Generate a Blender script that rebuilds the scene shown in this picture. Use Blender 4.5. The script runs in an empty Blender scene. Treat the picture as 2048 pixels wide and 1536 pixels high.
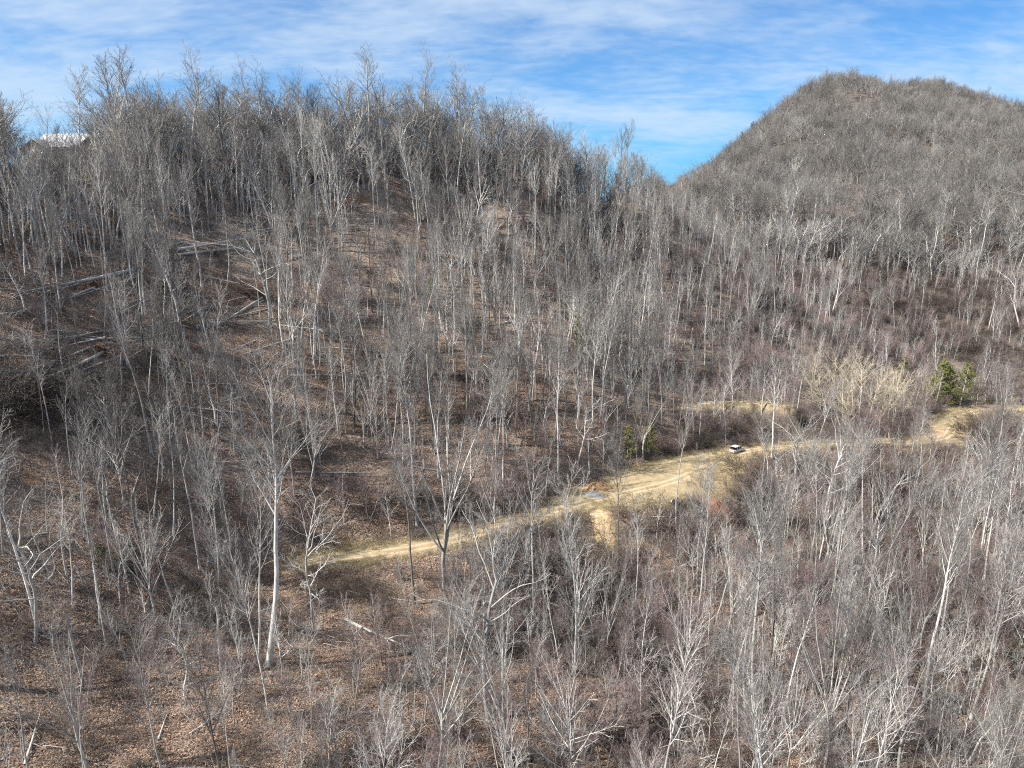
import bpy, math, random
import numpy as np
from mathutils import Vector, Matrix, Euler, Quaternion

# ------------------------------------------------------------------ camera, world, sun, exposure
SC = bpy.context.scene
COL = SC.collection
R = math.radians
PITCH = 14.0
FPX = 1420.0                      # focal length in pixels of the 2048 px wide photograph
CAMZ = 64.0
cam_d = bpy.data.cameras.new('camera'); cam = bpy.data.objects.new('camera', cam_d); COL.objects.link(cam)
cam.location = (0, 0, CAMZ); cam.rotation_euler = (R(90 - PITCH), 0, 0)
cam_d.sensor_width = 36; cam_d.lens = FPX / 2048 * 36; cam_d.clip_start = 1; cam_d.clip_end = 9000
SC.camera = cam

SUN_EL, SUN_AZ = 46.0, 249.0      # azimuth clockwise from +Y (the view direction): the sun stands to the left
sd = Vector((math.sin(R(SUN_AZ)) * math.cos(R(SUN_EL)), math.cos(R(SUN_AZ)) * math.cos(R(SUN_EL)), math.sin(R(SUN_EL))))
W = bpy.data.worlds.new('World'); SC.world = W; W.use_nodes = True
nt = W.node_tree; N = nt.nodes; N.clear(); Lk = nt.links
def wn(t, **k):
    n = N.new(t)
    for a, b in k.items(): setattr(n, a, b)
    return n
def wmath(op, a, b=None, c=None, clamp=False):
    n = wn('ShaderNodeMath', operation=op, use_clamp=clamp)
    for i, v in enumerate((a, b, c)):
        if v is None: continue
        if isinstance(v, (int, float)): n.inputs[i].default_value = v
        else: Lk.new(v, n.inputs[i])
    return n.outputs[0]
def wramp(fac, lo, hi):
    n = wn('ShaderNodeMapRange', interpolation_type='SMOOTHSTEP')
    n.inputs['From Min'].default_value = lo; n.inputs['From Max'].default_value = hi
    Lk.new(fac, n.inputs['Value']); return n.outputs[0]
sky = wn('ShaderNodeTexSky', sky_type='NISHITA', sun_disc=False)
sky.sun_elevation = R(SUN_EL); sky.sun_rotation = R(SUN_AZ); sky.altitude = 700; sky.air_density = 1.0; sky.dust_density = 0.2; sky.ozone_density = 2.0
tint = wn('ShaderNodeMixRGB', blend_type='MULTIPLY'); tint.inputs[0].default_value = 1
tint.inputs[2].default_value = (0.29, 0.86, 1.33, 1)
Lk.new(sky.outputs[0], tint.inputs[1])
tc = wn('ShaderNodeTexCoord'); sx = wn('ShaderNodeSeparateXYZ'); Lk.new(tc.outputs['Generated'], sx.inputs[0])
hz_ = wn('ShaderNodeMixRGB'); Lk.new(wmath('MULTIPLY_ADD', wramp(sx.outputs[2], -0.01, 0.16), -0.75, 0.75), hz_.inputs[0]); Lk.new(tint.outputs[0], hz_.inputs[1]); hz_.inputs[2].default_value = (1.35, 4.7, 8.6, 1)   # the blue pales evenly towards the horizon
zc = wmath('MAXIMUM', sx.outputs[2], 0.0)
den = wmath('ADD', zc, 0.24)
cu = wmath('DIVIDE', sx.outputs[0], den); cv = wmath('DIVIDE', sx.outputs[1], den)
cmb = wn('ShaderNodeCombineXYZ'); Lk.new(cu, cmb.inputs[0]); Lk.new(cv, cmb.inputs[1])
def wnoise(scale, loc, rot, detail, rough, dist=0.0):
    mp = wn('ShaderNodeMapping'); mp.inputs['Location'].default_value = loc
    mp.inputs['Rotation'].default_value = (0, 0, R(rot)); mp.inputs['Scale'].default_value = scale
    Lk.new(cmb.outputs[0], mp.inputs[0])
    n = wn('ShaderNodeTexNoise'); n.inputs['Scale'].default_value = 1; n.inputs['Detail'].default_value = detail
    n.inputs['Roughness'].default_value = rough; n.inputs['Distortion'].default_value = dist
    Lk.new(mp.outputs[0], n.inputs['Vector']); return n.outputs['Fac']
big = wnoise((0.9, 1.2, 1), (0.3, 1.4, 0), 12, 3, 0.5)
streak = wnoise((2.2, 4.2, 1), (4.2, 0.7, 0), 12, 6, 0.58, 0.6)
rip = wnoise((13, 24, 1), (2.2, 3.1, 0), 24, 3, 0.5, 0.3)
s1 = wmath('MULTIPLY', big, 1.15)
s2 = wmath('MULTIPLY_ADD', streak, 0.85, s1)
s3 = wmath('MULTIPLY_ADD', rip, 0.34, s2)
s3 = wmath('MULTIPLY_ADD', wramp(sx.outputs[2], 0.2, 0.75), 0.30, s3)
cover = wramp(s3, 0.86, 1.50)
cover = wmath('MULTIPLY_ADD', cover, 0.66, 0.12)
lowfade = wramp(sx.outputs[2], 0.0, 0.09)
cover = wmath('MULTIPLY', cover, wmath('MULTIPLY_ADD', lowfade, 0.75, 0.25))
mixc = wn('ShaderNodeMixRGB'); Lk.new(cover, mixc.inputs[0]); Lk.new(hz_.outputs[0], mixc.inputs[1])
mixc.inputs[2].default_value = (5.9, 7.1, 8.5, 1)
bg = wn('ShaderNodeBackground'); bg.inputs[1].default_value = 0.056
Lk.new(mixc.outputs[0], bg.inputs[0]); wo = wn('ShaderNodeOutputWorld'); Lk.new(bg.outputs[0], wo.inputs[0])

sun_d = bpy.data.lights.new('sun', 'SUN'); sun_d.energy = 5.0; sun_d.angle = R(0.5); sun_d.color = (1.0, 0.95, 0.87)
sun = bpy.data.objects.new('sun', sun_d); COL.objects.link(sun); sun.location = (-200, 0, 300)
sun.rotation_euler = (-sd).to_track_quat('-Z', 'Y').to_euler()

SC.view_settings.view_transform = 'Standard'; SC.view_settings.look = 'None'
SC.view_settings.exposure = 1.06; SC.view_settings.gamma = 1; SC.view_settings.use_curve_mapping = False
SC.render.engine = 'CYCLES'
cy = SC.cycles
cy.max_bounces = 4; cy.diffuse_bounces = 2; cy.glossy_bounces = 2; cy.transmission_bounces = 2; cy.transparent_max_bounces = 4
cy.use_denoising = False; cy.caustics_reflective = False; cy.caustics_refractive = False
cy.pixel_filter_type = 'BLACKMAN_HARRIS'; cy.filter_width = 1.1

# ------------------------------------------------------------------ small helpers
rng = np.random.default_rng(20250214)

def link(o, parent=None):
    COL.objects.link(o)
    if parent is not None: o.parent = parent
    return o
def tag(o, label=None, cat=None, group=None, kind=None):
    if label: o['label'] = label
    if cat: o['category'] = cat
    if group: o['group'] = group
    if kind: o['kind'] = kind
    return o
def mesh_from(name, chunks, mats, smooth=False):
    """chunks: (verts, faces(n,3|4) , material index) -> one mesh."""
    V, vo = [], 0
    loops, starts, tot, mi, ls = [], [], [], [], 0
    for v, f, m in chunks:
        v = np.asarray(v, np.float32).reshape(-1, 3); f = np.asarray(f, np.int32)
        V.append(v); k = f.shape[1]
        loops.append((f + vo).ravel()); starts.append(ls + np.arange(len(f)) * k); tot.append(np.full(len(f), k))
        mi.append(np.full(len(f), m)); ls += f.size; vo += len(v)
    V = np.concatenate(V); loops = np.concatenate(loops); starts = np.concatenate(starts); mi = np.concatenate(mi)
    me = bpy.data.meshes.new(name)
    me.vertices.add(len(V)); me.vertices.foreach_set('co', V.ravel())
    me.loops.add(len(loops)); me.loops.foreach_set('vertex_index', loops.astype(np.int32))
    me.polygons.add(len(starts)); me.polygons.foreach_set('loop_start', starts.astype(np.int32))
    for m in mats: me.materials.append(m)
    me.polygons.foreach_set('material_index', mi.astype(np.int32))
    if smooth: me.polygons.foreach_set('use_smooth', np.ones(len(starts), bool))
    me.update(calc_edges=True); me.validate()
    return me
def box_chunk(x0, x1, y0, y1, z0, z1, m=0):
    v = [(x, y, z) for z in (z0, z1) for y in (y0, y1) for x in (x0, x1)]
    f = [(0, 2, 3, 1), (4, 5, 7, 6), (0, 1, 5, 4), (2, 6, 7, 3), (0, 4, 6, 2), (1, 3, 7, 5)]
    return (v, f, m)
def mesh_obj(name, chunks, mats, parent=None, smooth=False):
    return link(bpy.data.objects.new(name, mesh_from(name, chunks, mats, smooth)), parent)
def empty(name, loc, rot=(0, 0, 0)):
    o = bpy.data.objects.new(name, None); o.location = loc; o.rotation_euler = rot; o.empty_display_size = 0.5
    return link(o)

# ------------------------------------------------------------------ materials
def mat(name, rough=0.9):
    m = bpy.data.materials.new(name); m.use_nodes = True
    b = m.node_tree.nodes['Principled BSDF']; b.inputs['Roughness'].default_value = rough
    b.inputs['Specular IOR Level'].default_value = 0.2
    return m, m.node_tree.nodes, m.node_tree.links, b
def mix(nodes, links, fac, a, b, mode='MIX'):
    n = nodes.new('ShaderNodeMixRGB'); n.blend_type = mode
    for i, v in ((0, fac), (1, a), (2, b)):
        if isinstance(v, (int, float)): n.inputs[i].default_value = v
        elif isinstance(v, tuple): n.inputs[i].default_value = (*v, 1)
        else: links.new(v, n.inputs[i])
    return n.outputs[0]
def rng_map(nodes, links, v, a, b, c, d):
    n = nodes.new('ShaderNodeMapRange'); links.new(v, n.inputs[0])
    for i, x in enumerate((a, b, c, d)): n.inputs[i + 1].default_value = x
    return n.outputs[0]
def noise(nodes, links, vec, scale, detail=4, rough=0.55, mscale=None):
    if mscale:
        mp = nodes.new('ShaderNodeMapping'); mp.inputs['Scale'].default_value = mscale; links.new(vec, mp.inputs[0]); vec = mp.outputs[0]
    n = nodes.new('ShaderNodeTexNoise'); n.inputs['Scale'].default_value = scale; n.inputs['Detail'].default_value = detail
    n.inputs['Roughness'].default_value = rough; links.new(vec, n.inputs['Vector']); return n.outputs['Fac']
def bark(name, dark, pale, lo=0.65, hi=1.2, patch=0.5):
    m, n, l, b = mat(name)
    tc = n.new('ShaderNodeTexCoord'); oi = n.new('ShaderNodeObjectInfo')
    f = noise(n, l, tc.outputs['Object'], 3.0, 5, 0.65, (1, 1, 0.25))
    g = noise(n, l, tc.outputs['Object'], 0.9, 2, 0.5)
    fac = n.new('ShaderNodeMath'); fac.operation = 'MULTIPLY_ADD'; l.new(g, fac.inputs[0]); fac.inputs[1].default_value = patch; l.new(f, fac.inputs[2])
    fr = rng_map(n, l, fac.outputs[0], 0.45, 0.45 + 0.6 * patch + 0.15, 0, 1)
    c = mix(n, l, fr, dark, pale)
    gp = n.new('ShaderNodeNewGeometry'); stand = rng_map(n, l, noise(n, l, gp.outputs['Position'], 0.035, 2), .35, .65, .72, 1.22)
    s0 = rng_map(n, l, oi.outputs['Random'], 0, 1, lo, hi); sm = n.new('ShaderNodeMath'); sm.operation = 'MULTIPLY'; l.new(s0, sm.inputs[0]); l.new(stand, sm.inputs[1]); s = sm.outputs[0]
    sc = n.new('ShaderNodeCombineColor')
    for i in range(3): l.new(s, sc.inputs[i])
    l.new(mix(n, l, 1.0, c, sc.outputs[0], 'MULTIPLY'), b.inputs['Base Color'])
    return m
M_BARK = bark('bark_grey', (0.23, 0.218, 0.198), (0.62, 0.60, 0.56), 0.55, 1.15)
M_PALE = bark('bark_pale', (0.24, 0.228, 0.208), (0.54, 0.52, 0.48), 0.75, 1.1)
M_DARK = bark('bark_dark', (0.07, 0.06, 0.055), (0.20, 0.18, 0.16), 0.8, 1.15)
M_TWIG = bark('twig_grey', (0.17, 0.16, 0.147), (0.335, 0.318, 0.292), 0.5, 1.3)
M_TWIGB = bark('twig_brown', (0.125, 0.106, 0.096), (0.27, 0.235, 0.215), 0.6, 1.25)
M_RED = bark('twig_red', (0.185, 0.125, 0.122), (0.40, 0.28, 0.272), 0.65, 1.25)
M_TAN = bark('twig_tan', (0.34, 0.295, 0.215), (0.57, 0.505, 0.39), 0.8, 1.15)
M_VINE = bark('vine_brown', (0.045, 0.037, 0.032), (0.135, 0.11, 0.092), 0.6, 1.35)
M_STRAW = bark('dry_grass', (0.28, 0.22, 0.12), (0.54, 0.45, 0.28), 0.75, 1.15)
M_LEAF = bark('dead_leaf', (0.13, 0.082, 0.058), (0.33, 0.222, 0.16), 0.45, 1.4)
M_NEED = bark('needles', (0.07, 0.088, 0.02), (0.20, 0.215, 0.05), 0.7, 1.2)
M_NEEDD = bark('needles_dark', (0.02, 0.03, 0.013), (0.06, 0.075, 0.03), 0.8, 1.2)

def plain(name, colr, rough=0.7, metal=0.0, var=0.15, scale=2.0):
    m, n, l, b = mat(name, rough); b.inputs['Metallic'].default_value = metal
    tc = n.new('ShaderNodeTexCoord'); f = noise(n, l, tc.outputs['Object'], scale, 4)
    a = tuple(c * (1 - var) for c in colr); d = tuple(min(1, c * (1 + var)) for c in colr)
    l.new(mix(n, l, f, a, d), b.inputs['Base Color']); return m

# ground: leaf litter with soil, straw and moss patches where the mesh attributes say so
def ground_material():
    m, n, l, b = mat('leaf_litter_ground', 0.95)
    geo = n.new('ShaderNodeNewGeometry'); P = geo.outputs['Position']
    big = noise(n, l, P, 0.045, 4, 0.6); mid = noise(n, l, P, 0.42, 5, 0.65); fine = noise(n, l, P, 2.6, 6, 0.75)
    vo = n.new('ShaderNodeTexVoronoi'); vo.inputs['Scale'].default_value = 5.5; l.new(P, vo.inputs['Vector'])
    sep = n.new('ShaderNodeSeparateColor'); l.new(vo.outputs['Color'], sep.inputs[0])
    c = mix(n, l, rng_map(n, l, mid, 0.32, 0.66, 0, 1), (0.135, 0.098, 0.075), (0.315, 0.232, 0.178))
    c = mix(n, l, rng_map(n, l, big, 0.42, 0.62, 0, 0.65), c, (0.365, 0.28, 0.215))
    c = mix(n, l, rng_map(n, l, sep.outputs[0], 0.55, 0.9, 0, 0.7), c, (0.52, 0.41, 0.33))
    c = mix(n, l, rng_map(n, l, sep.outputs[1], 0.62, 0.95, 0, 0.8), c, (0.055, 0.04, 0.032))
    c = mix(n, l, rng_map(n, l, fine, 0.5, 0.75, 0, 0.5), c, (0.36, 0.225, 0.145))
    def attr(nm):
        a = n.new('ShaderNodeAttribute'); a.attribute_name = nm; return a.outputs['Fac']
    def masked(nm, k=0.9):
        s = n.new('ShaderNodeMath'); s.operation = 'MULTIPLY_ADD'; l.new(fine, s.inputs[0]); s.inputs[1].default_value = 0.7
        t = n.new('ShaderNodeMath'); t.operation = 'SUBTRACT'; l.new(attr(nm), t.inputs[0]); t.inputs[1].default_value = 0.35
        l.new(t.outputs[0], s.inputs[2]); return rng_map(n, l, s.outputs[0], 0.3, 0.62, 0, k)
    brush = mix(n, l, fine, (0.075, 0.064, 0.056), (0.19, 0.162, 0.14))
    c = mix(n, l, masked('brush', 0.75), c, brush)
    pat = noise(n, l, P, 0.16, 4, 0.65)
    c = mix(n, l, rng_map(n, l, pat, 0.5, 0.68, 0, 0.55), c, (0.085, 0.062, 0.048))
    c = mix(n, l, rng_map(n, l, pat, 0.47, 0.3, 0, 0.35), c, (0.40, 0.315, 0.235))
    straw = mix(n, l, mid, (0.30, 0.23, 0.13), (0.50, 0.40, 0.24))
    c = mix(n, l, masked('straw'), c, straw)
    soil = mix(n, l, mid, (0.23, 0.105, 0.055), (0.42, 0.25, 0.14))
    c = mix(n, l, masked('soil'), c, soil)
    l.new(c, b.inputs['Base Color'])
    bp = n.new('ShaderNodeBump'); bp.inputs['Strength'].default_value = 0.8; bp.inputs['Distance'].default_value = 0.35
    h = n.new('ShaderNodeMath'); h.operation = 'MULTIPLY_ADD'; l.new(fine, h.inputs[0]); h.inputs[1].default_value = 0.8; l.new(sep.outputs[2], h.inputs[2])
    l.new(h.outputs[0], bp.inputs['Height']); l.new(bp.outputs[0], b.inputs['Normal'])
    return m
def track_material():
    m, n, l, b = mat('track_dry_grass', 0.95)
    uv = n.new('ShaderNodeUVMap'); geo = n.new('ShaderNodeNewGeometry'); P = geo.outputs['Position']
    mid = noise(n, l, P, 0.5, 5, 0.65); fine = noise(n, l, P, 3.5, 6, 0.75); big = noise(n, l, P, 0.12, 3)
    c = mix(n, l, rng_map(n, l, mid, 0.3, 0.7, 0, 1), (0.235, 0.18, 0.105), (0.40, 0.32, 0.195))
    c = mix(n, l, rng_map(n, l, big, 0.52, 0.68, 0, 0.6), c, (0.42, 0.275, 0.17))
    c = mix(n, l, rng_map(n, l, fine, 0.52, 0.72, 0, 0.6), c, (0.20, 0.155, 0.09))
    sp = n.new('ShaderNodeSeparateXYZ'); l.new(uv.outputs[0], sp.inputs[0])
    def rut(x0):
        d = n.new('ShaderNodeMath'); d.operation = 'SUBTRACT'; l.new(sp.outputs[0], d.inputs[0]); d.inputs[1].default_value = x0
        a = n.new('ShaderNodeMath'); a.operation = 'ABSOLUTE'; l.new(d.outputs[0], a.inputs[0])
        return rng_map(n, l, a.outputs[0], 0.22, 0.42, 1.5, 0)
    for x0 in (-0.85, 0.85):
        k = n.new('ShaderNodeMath'); k.operation = 'MULTIPLY'; l.new(rut(x0), k.inputs[0]); l.new(mid, k.inputs[1])
        c = mix(n, l, k.outputs[0], c, (0.47, 0.375, 0.25))
    l.new(c, b.inputs['Base Color'])
    bp = n.new('ShaderNodeBump'); bp.inputs['Strength'].default_value = 0.7; bp.inputs['Distance'].default_value = 0.2
    l.new(fine, bp.inputs['Height']); l.new(bp.outputs[0], b.inputs['Normal'])
    return m
M_GROUND = ground_material(); M_TRACK = track_material()

# ------------------------------------------------------------------ projection and terrain
cp, sp_ = math.cos(R(PITCH)), math.sin(R(PITCH))
def ray(px, py):
    u = (px - 1024) / FPX; v = (768 - py) / FPX
    dy = cp + v * sp_; dz = -sp_ + v * cp
    return u / dy, dz / dy                      # x and z per metre of world y
def at(px, py, y):
    a, b = ray(px, py); return (a * y, y, CAMZ + b * y)
def atz(px, py, z):                             # z relative to the camera
    a, b = ray(px, py); return at(px, py, z / b)
def proj(x, y, z):
    z = z - CAMZ
    f = y * cp - z * sp_; up = y * sp_ + z * cp
    return 1024 + FPX * x / f, 768 - FPX * up / f, f

CPTS = []
for px, py, z in [(0, 1536, -54), (350, 1536, -55), (700, 1536, -56), (1400, 1536, -59), (2048, 1536, -61),
                  (0, 1290, -49), (250, 1290, -53), (500, 1290, -57), (1000, 1290, -61), (1500, 1290, -64), (2048, 1290, -66),
                  (0, 1150, -45), (300, 1150, -51.5), (420, 1130, -56), (560, 1120, -59.5), (1000, 1160, -64), (1300, 1130, -66), (1500, 1150, -67), (2048, 1150, -69),
                  (0, 1000, -40), (300, 1000, -45), (600, 1000, -51), (900, 985, -55), (1116, 945, -55), (1600, 1000, -66), (2048, 1000, -69),
                  (0, 900, -35), (300, 900, -40), (600, 900, -46), (900, 900, -50), (1200, 890, -53), (1400, 860, -57), (1750, 930, -64),
                  (0, 768, -27), (300, 768, -31), (600, 768, -36), (900, 768, -40), (1200, 768, -45), (1500, 768, -52), (1800, 768, -56), (2048, 768, -57)]:
    CPTS.append(atz(px, py, z))
for px, py, y in [(0, 650, 119), (300, 650, 142), (600, 650, 167), (900, 650, 186), (1200, 650, 212), (1500, 650, 240), (1900, 650, 268), (2048, 640, 262),
                  (0, 550, 134), (300, 550, 160), (600, 550, 186), (900, 550, 207), (1200, 550, 240), (1500, 550, 285), (1900, 550, 308), (2048, 550, 300),
                  (0, 450, 152), (300, 450, 178), (600, 450, 204), (900, 450, 226), (1200, 470, 262), (1500, 450, 345), (1700, 450, 352), (1900, 450, 360), (2048, 450, 350),
                  (0, 385, 166), (300, 380, 190), (600, 370, 214), (900, 370, 240),
                  (-300, 900, 84), (-300, 500, 116), (2350, 900, 190), (2350, 500, 290),
                  (1345, 395, 400), (1450, 400, 400), (1600, 300, 490), (1700, 250, 545), (1800, 300, 490), (1900, 250, 575), (2048, 280, 560), (2300, 300, 540),
                  (1900, 360, 430), (1700, 360, 430), (2048, 370, 425), (1800, 215, 630)]:
    CPTS.append(at(px, py, y))
RIDGE = [(-250, 385, 150), (0, 338, 177), (220, 308, 202), (400, 300, 216), (550, 292, 226), (740, 290, 236), (900, 292, 246), (1000, 318, 252), (1130, 356, 260), (1250, 402, 268), (1320, 428, 290)]
FARR = [(1345, 378, 420), (1400, 376, 450), (1470, 329, 500), (1540, 275, 550), (1600, 216, 600), (1640, 184, 625), (1700, 175, 645), (1760, 184, 670), (1850, 178, 840), (1900, 192, 850), (1950, 211, 860), (2048, 246, 870), (2300, 300, 870)]
for px, py, y in RIDGE:
    p = at(px, py, y); CPTS.append(p)
    if px < 1300: CPTS += [(p[0] * 1.02, p[1] + 28, p[2] - 10), (p[0] * 1.05, p[1] + 80, p[2] - 40)]
for i, (px, py, y) in enumerate(FARR):
    p = at(px, py, y); CPTS.append(p)
    if i < 8: CPTS.append((p[0] - 45, p[1] + 60, p[2] - 45))
    else: CPTS.append((p[0] + 10, p[1] + 90, p[2] - 40))
CPTS += [at(1850, 205, 740), at(1950, 238, 740), at(2048, 274, 740), at(2200, 290, 740), at(1800, 215, 720)]
CPTS += [(0, 10, CAMZ - 46), (-80, 0, CAMZ - 36), (90, 0, CAMZ - 52), (0, -80, CAMZ - 25), (-160, 70, CAMZ - 46), (-330, 150, CAMZ - 36), (-400, 400, CAMZ - 60),
         (0, 500, CAMZ - 50), (-100, 800, CAMZ - 60), (300, 60, CAMZ - 50), (420, 200, CAMZ - 20), (700, 400, CAMZ + 30), (850, 700, CAMZ + 50), (200, 1100, CAMZ + 10), (700, 1150, CAMZ + 20)]
CP = np.array(CPTS)
def tps(r2): return 0.5 * r2 * np.log(r2 + 1e-9)
SCL = 200.0
XY = CP[:, :2] / SCL
Kk = tps(((XY[:, None] - XY[None]) ** 2).sum(-1)) + np.eye(len(CP)) * 0.0015
Pm = np.c_[np.ones(len(CP)), XY]
A = np.block([[Kk, Pm], [Pm.T, np.zeros((3, 3))]])
wts = np.linalg.solve(A, np.r_[CP[:, 2], np.zeros(3)])
def tps_eval(x, y):
    out = np.empty(x.size); q = np.c_[x.ravel(), y.ravel()] / SCL
    for i in range(0, len(q), 20000):
        s = q[i:i + 20000]
        out[i:i + 20000] = tps(((s[:, None] - XY[None]) ** 2).sum(-1)) @ wts[:-3] + wts[-3] + s @ wts[-2:]
    return out.reshape(x.shape)
LAT = rng.random((256, 256))
def vnoise(x, y):
    xi = np.floor(x).astype(int); yi = np.floor(y).astype(int); fx = x - xi; fy = y - yi
    fx = fx * fx * (3 - 2 * fx); fy = fy * fy * (3 - 2 * fy)
    g = lambda a, b: LAT[a % 256, b % 256]
    return (g(xi, yi) * (1 - fx) + g(xi + 1, yi) * fx) * (1 - fy) + (g(xi, yi + 1) * (1 - fx) + g(xi + 1, yi + 1) * fx) * fy - 0.5
def fbm(x, y, s, o=4):
    t = 0; a = 1.0
    for i in range(o): t = t + a * vnoise(x / s + 17 * i, y / s + 31 * i); a *= 0.5; s *= 0.5
    return t

# the track: pixels of its centre line, half widths, one level
ZR = -60.0
ROADS = {
 'main': ([(575, 1130), (592, 1128), (612, 1125), (660, 1119), (720, 1111), (800, 1101), (880, 1087), (960, 1067), (1030, 1049), (1090, 1028), (1150, 1008), (1220, 993), (1300, 976), (1360, 958), (1420, 930), (1475, 906), (1530, 896), (1600, 892), (1700, 889), (1780, 887), (1850, 884), (1893, 874), (1908, 852), (1926, 831), (1965, 820), (2010, 818), (2100, 822)],
          [1.2, 2.6, 3.4, 3.2, 2.8, 2.8, 2.8, 2.8, 3.0, 3.2, 3.8, 6.0, 10.0, 11.0, 8.0, 3.8, 2.8, 2.2, 2.0, 2.0, 3.0, 5.0, 5.2, 4.6, 3.4, 2.6, 2.4]),
 'upper': ([(1370, 812), (1400, 806), (1460, 804), (1520, 805), (1580, 809)], [.5, .8, .7, .5, .4]),
}
RP = {}
for k, (pts, hw) in ROADS.items():
    z = ZR if k == 'main' else -52.5
    w = np.array([atz(px, py, z) for px, py in pts]); s = np.r_[0, np.cumsum(np.linalg.norm(np.diff(w[:, :2], axis=0), axis=1))]
    t = np.arange(0, s[-1], 1.2)
    xy = np.c_[np.interp(t, s, w[:, 0]), np.interp(t, s, w[:, 1])]; h = np.interp(t, s, hw)
    for _ in range(6 if k == 'main' else 3):
        xy[1:-1] = (xy[:-2] + 2 * xy[1:-1] + xy[2:]) / 4; h[1:-1] = (h[:-2] + 2 * h[1:-1] + h[2:]) / 4
    RP[k] = (xy, h, z + CAMZ)
def seg(a, b, st): return np.arange(a, b, st)
XS = np.r_[-3500, -2500, -1700, -1200, seg(-900, -400, 25), seg(-400, -200, 6), seg(-200, 225, 1.5), seg(225, 700, 5), seg(700, 1200, 25), 1400, 1900, 2600, 3500]
YS = np.r_[-1500, -800, -400, seg(-200, 30, 10), seg(30, 285, 1.5), seg(285, 700, 4), seg(700, 1000, 12), 1100, 1300, 1700, 2300, 3200, 4500]
GX, GY = np.meshgrid(XS, YS, indexing='ij')
GZ = tps_eval(np.clip(GX, -450, 900), np.clip(GY, -100, 1150))
rad = np.maximum(np.maximum(-450 - GX, GX - 900), np.maximum(-100 - GY, GY - 1150))
far = np.clip(rad / 1500, 0, 1); GZ = GZ * (1 - far) + (CAMZ - 60) * far
near_w = np.clip((GY - 280) / 250, 0, 1)
GZ += 1.5 * fbm(GX, GY, 26, 4) * (1 - far) + near_w * 5 * fbm(GX, GY, 90, 3) + 0.35 * fbm(GX + 99, GY, 4.5, 2) * (1 - far)
STRAW = np.zeros_like(GX)
for k, (xy, h, zr) in RP.items():
    sel = (GX > xy[:, 0].min() - 30) & (GX < xy[:, 0].max() + 30) & (GY > xy[:, 1].min() - 30) & (GY < xy[:, 1].max() + 30)
    q = np.c_[GX[sel], GY[sel]]; d2 = ((q[:, None] - xy[None]) ** 2).sum(-1); j = d2.argmin(1); dd = np.sqrt(d2[np.arange(len(j)), j])
    bl = 7.0 if k == 'main' else 3.0
    t = np.clip((dd - h[j] - 1.0) / bl, 0, 1); t = t * t * (3 - 2 * t)
    GZ[sel] = zr * (1 - t) + GZ[sel] * t
    st = np.clip(1.3 - (dd - h[j]) / 2.2, 0, 1); STRAW[sel] = np.maximum(STRAW[sel], st)
def Hh(x, y):
    x = np.asarray(x, float); y = np.asarray(y, float)
    i = np.clip(np.searchsorted(XS, x) - 1, 0, len(XS) - 2); j = np.clip(np.searchsorted(YS, y) - 1, 0, len(YS) - 2)
    fx = (x - XS[i]) / (XS[i + 1] - XS[i]); fy = (y - YS[j]) / (YS[j + 1] - YS[j])
    return (GZ[i, j] * (1 - fx) + GZ[i + 1, j] * fx) * (1 - fy) + (GZ[i, j + 1] * (1 - fx) + GZ[i + 1, j + 1] * fx) * fy
MARCH = np.r_[np.arange(30, 320, 0.6), np.arange(320, 1100, 2.0)]
def hit(px, py):
    a, b = ray(px, py); g = Hh(a * MARCH, MARCH); r = CAMZ + b * MARCH
    k = np.argmax(r < g)
    if not (r < g).any(): return None
    y = MARCH[k]; return np.array([a * y, y, float(Hh(a * y, y))])
PXG, PYG, _ = proj(GX, np.maximum(GY, 5), GZ)
def blob(px, py, rx, ry): return np.exp(-((PXG - px) / rx) ** 2 - ((PYG - py) / ry) ** 2) * (GY > 20)
SOIL = np.zeros_like(GX)
for b in [(1195, 1045, 22, 45), (1190, 976, 26, 10), (1430, 1018, 35, 16), (85, 1045, 22, 22), (420, 606, 25, 10), (555, 385, 25, 10), (1330, 958, 45, 8), (700, 400, 40, 14),
          (420, 700, 18, 12), (1372, 800, 14, 6), (60, 960, 22, 10), (525, 570, 10, 12), (1540, 700, 12, 8), (1860, 560, 30, 15), (1870, 470, 40, 12), (1580, 485, 30, 8)]:
    SOIL = np.maximum(SOIL, 1.15 * blob(*b))
for b in [(1215, 1075, 40, 35), (1240, 1090, 35, 14), (1180, 1020, 22, 30), (1410, 960, 40, 45), (1300, 1000, 110, 16), (1455, 930, 40, 20), (1950, 830, 60, 10), (720, 1085, 60, 12), (1400, 985, 60, 25)]:
    STRAW = np.maximum(STRAW, 1.1 * blob(*b))
BRUSH = np.clip((PXG - 1150) / 500, 0, 1) * np.clip((GY - 20) / 50, 0, 1) * 0.9
BRUSH = np.maximum(BRUSH, blob(1090, 1140, 90, 90)); BRUSH = np.maximum(BRUSH, np.clip((GY - 270) / 60, 0, 1) * 1.1)
SOIL *= np.clip(.75 + 1.6 * fbm(GX, GY, 7, 3), 0, 1.2)
ii, jj = np.meshgrid(np.arange(len(XS) - 1), np.arange(len(YS) - 1), indexing='ij'); ny = len(YS)
i0 = (ii * ny + jj).ravel()
F = np.c_[i0, i0 + ny, i0 + ny + 1, i0 + 1]
terrain = mesh_from('hillside_ground', [(np.c_[GX.ravel(), GY.ravel(), GZ.ravel()], F, 0)], [M_GROUND], True)
for nm, arr in (('soil', SOIL), ('straw', STRAW), ('brush', BRUSH)):
    at_ = terrain.attributes.new(nm, 'FLOAT', 'POINT'); at_.data.foreach_set('value', np.clip(arr, 0, 1.2).astype(np.float32).ravel())
tag(link(bpy.data.objects.new('hillside_ground', terrain)), kind='structure')
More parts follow.
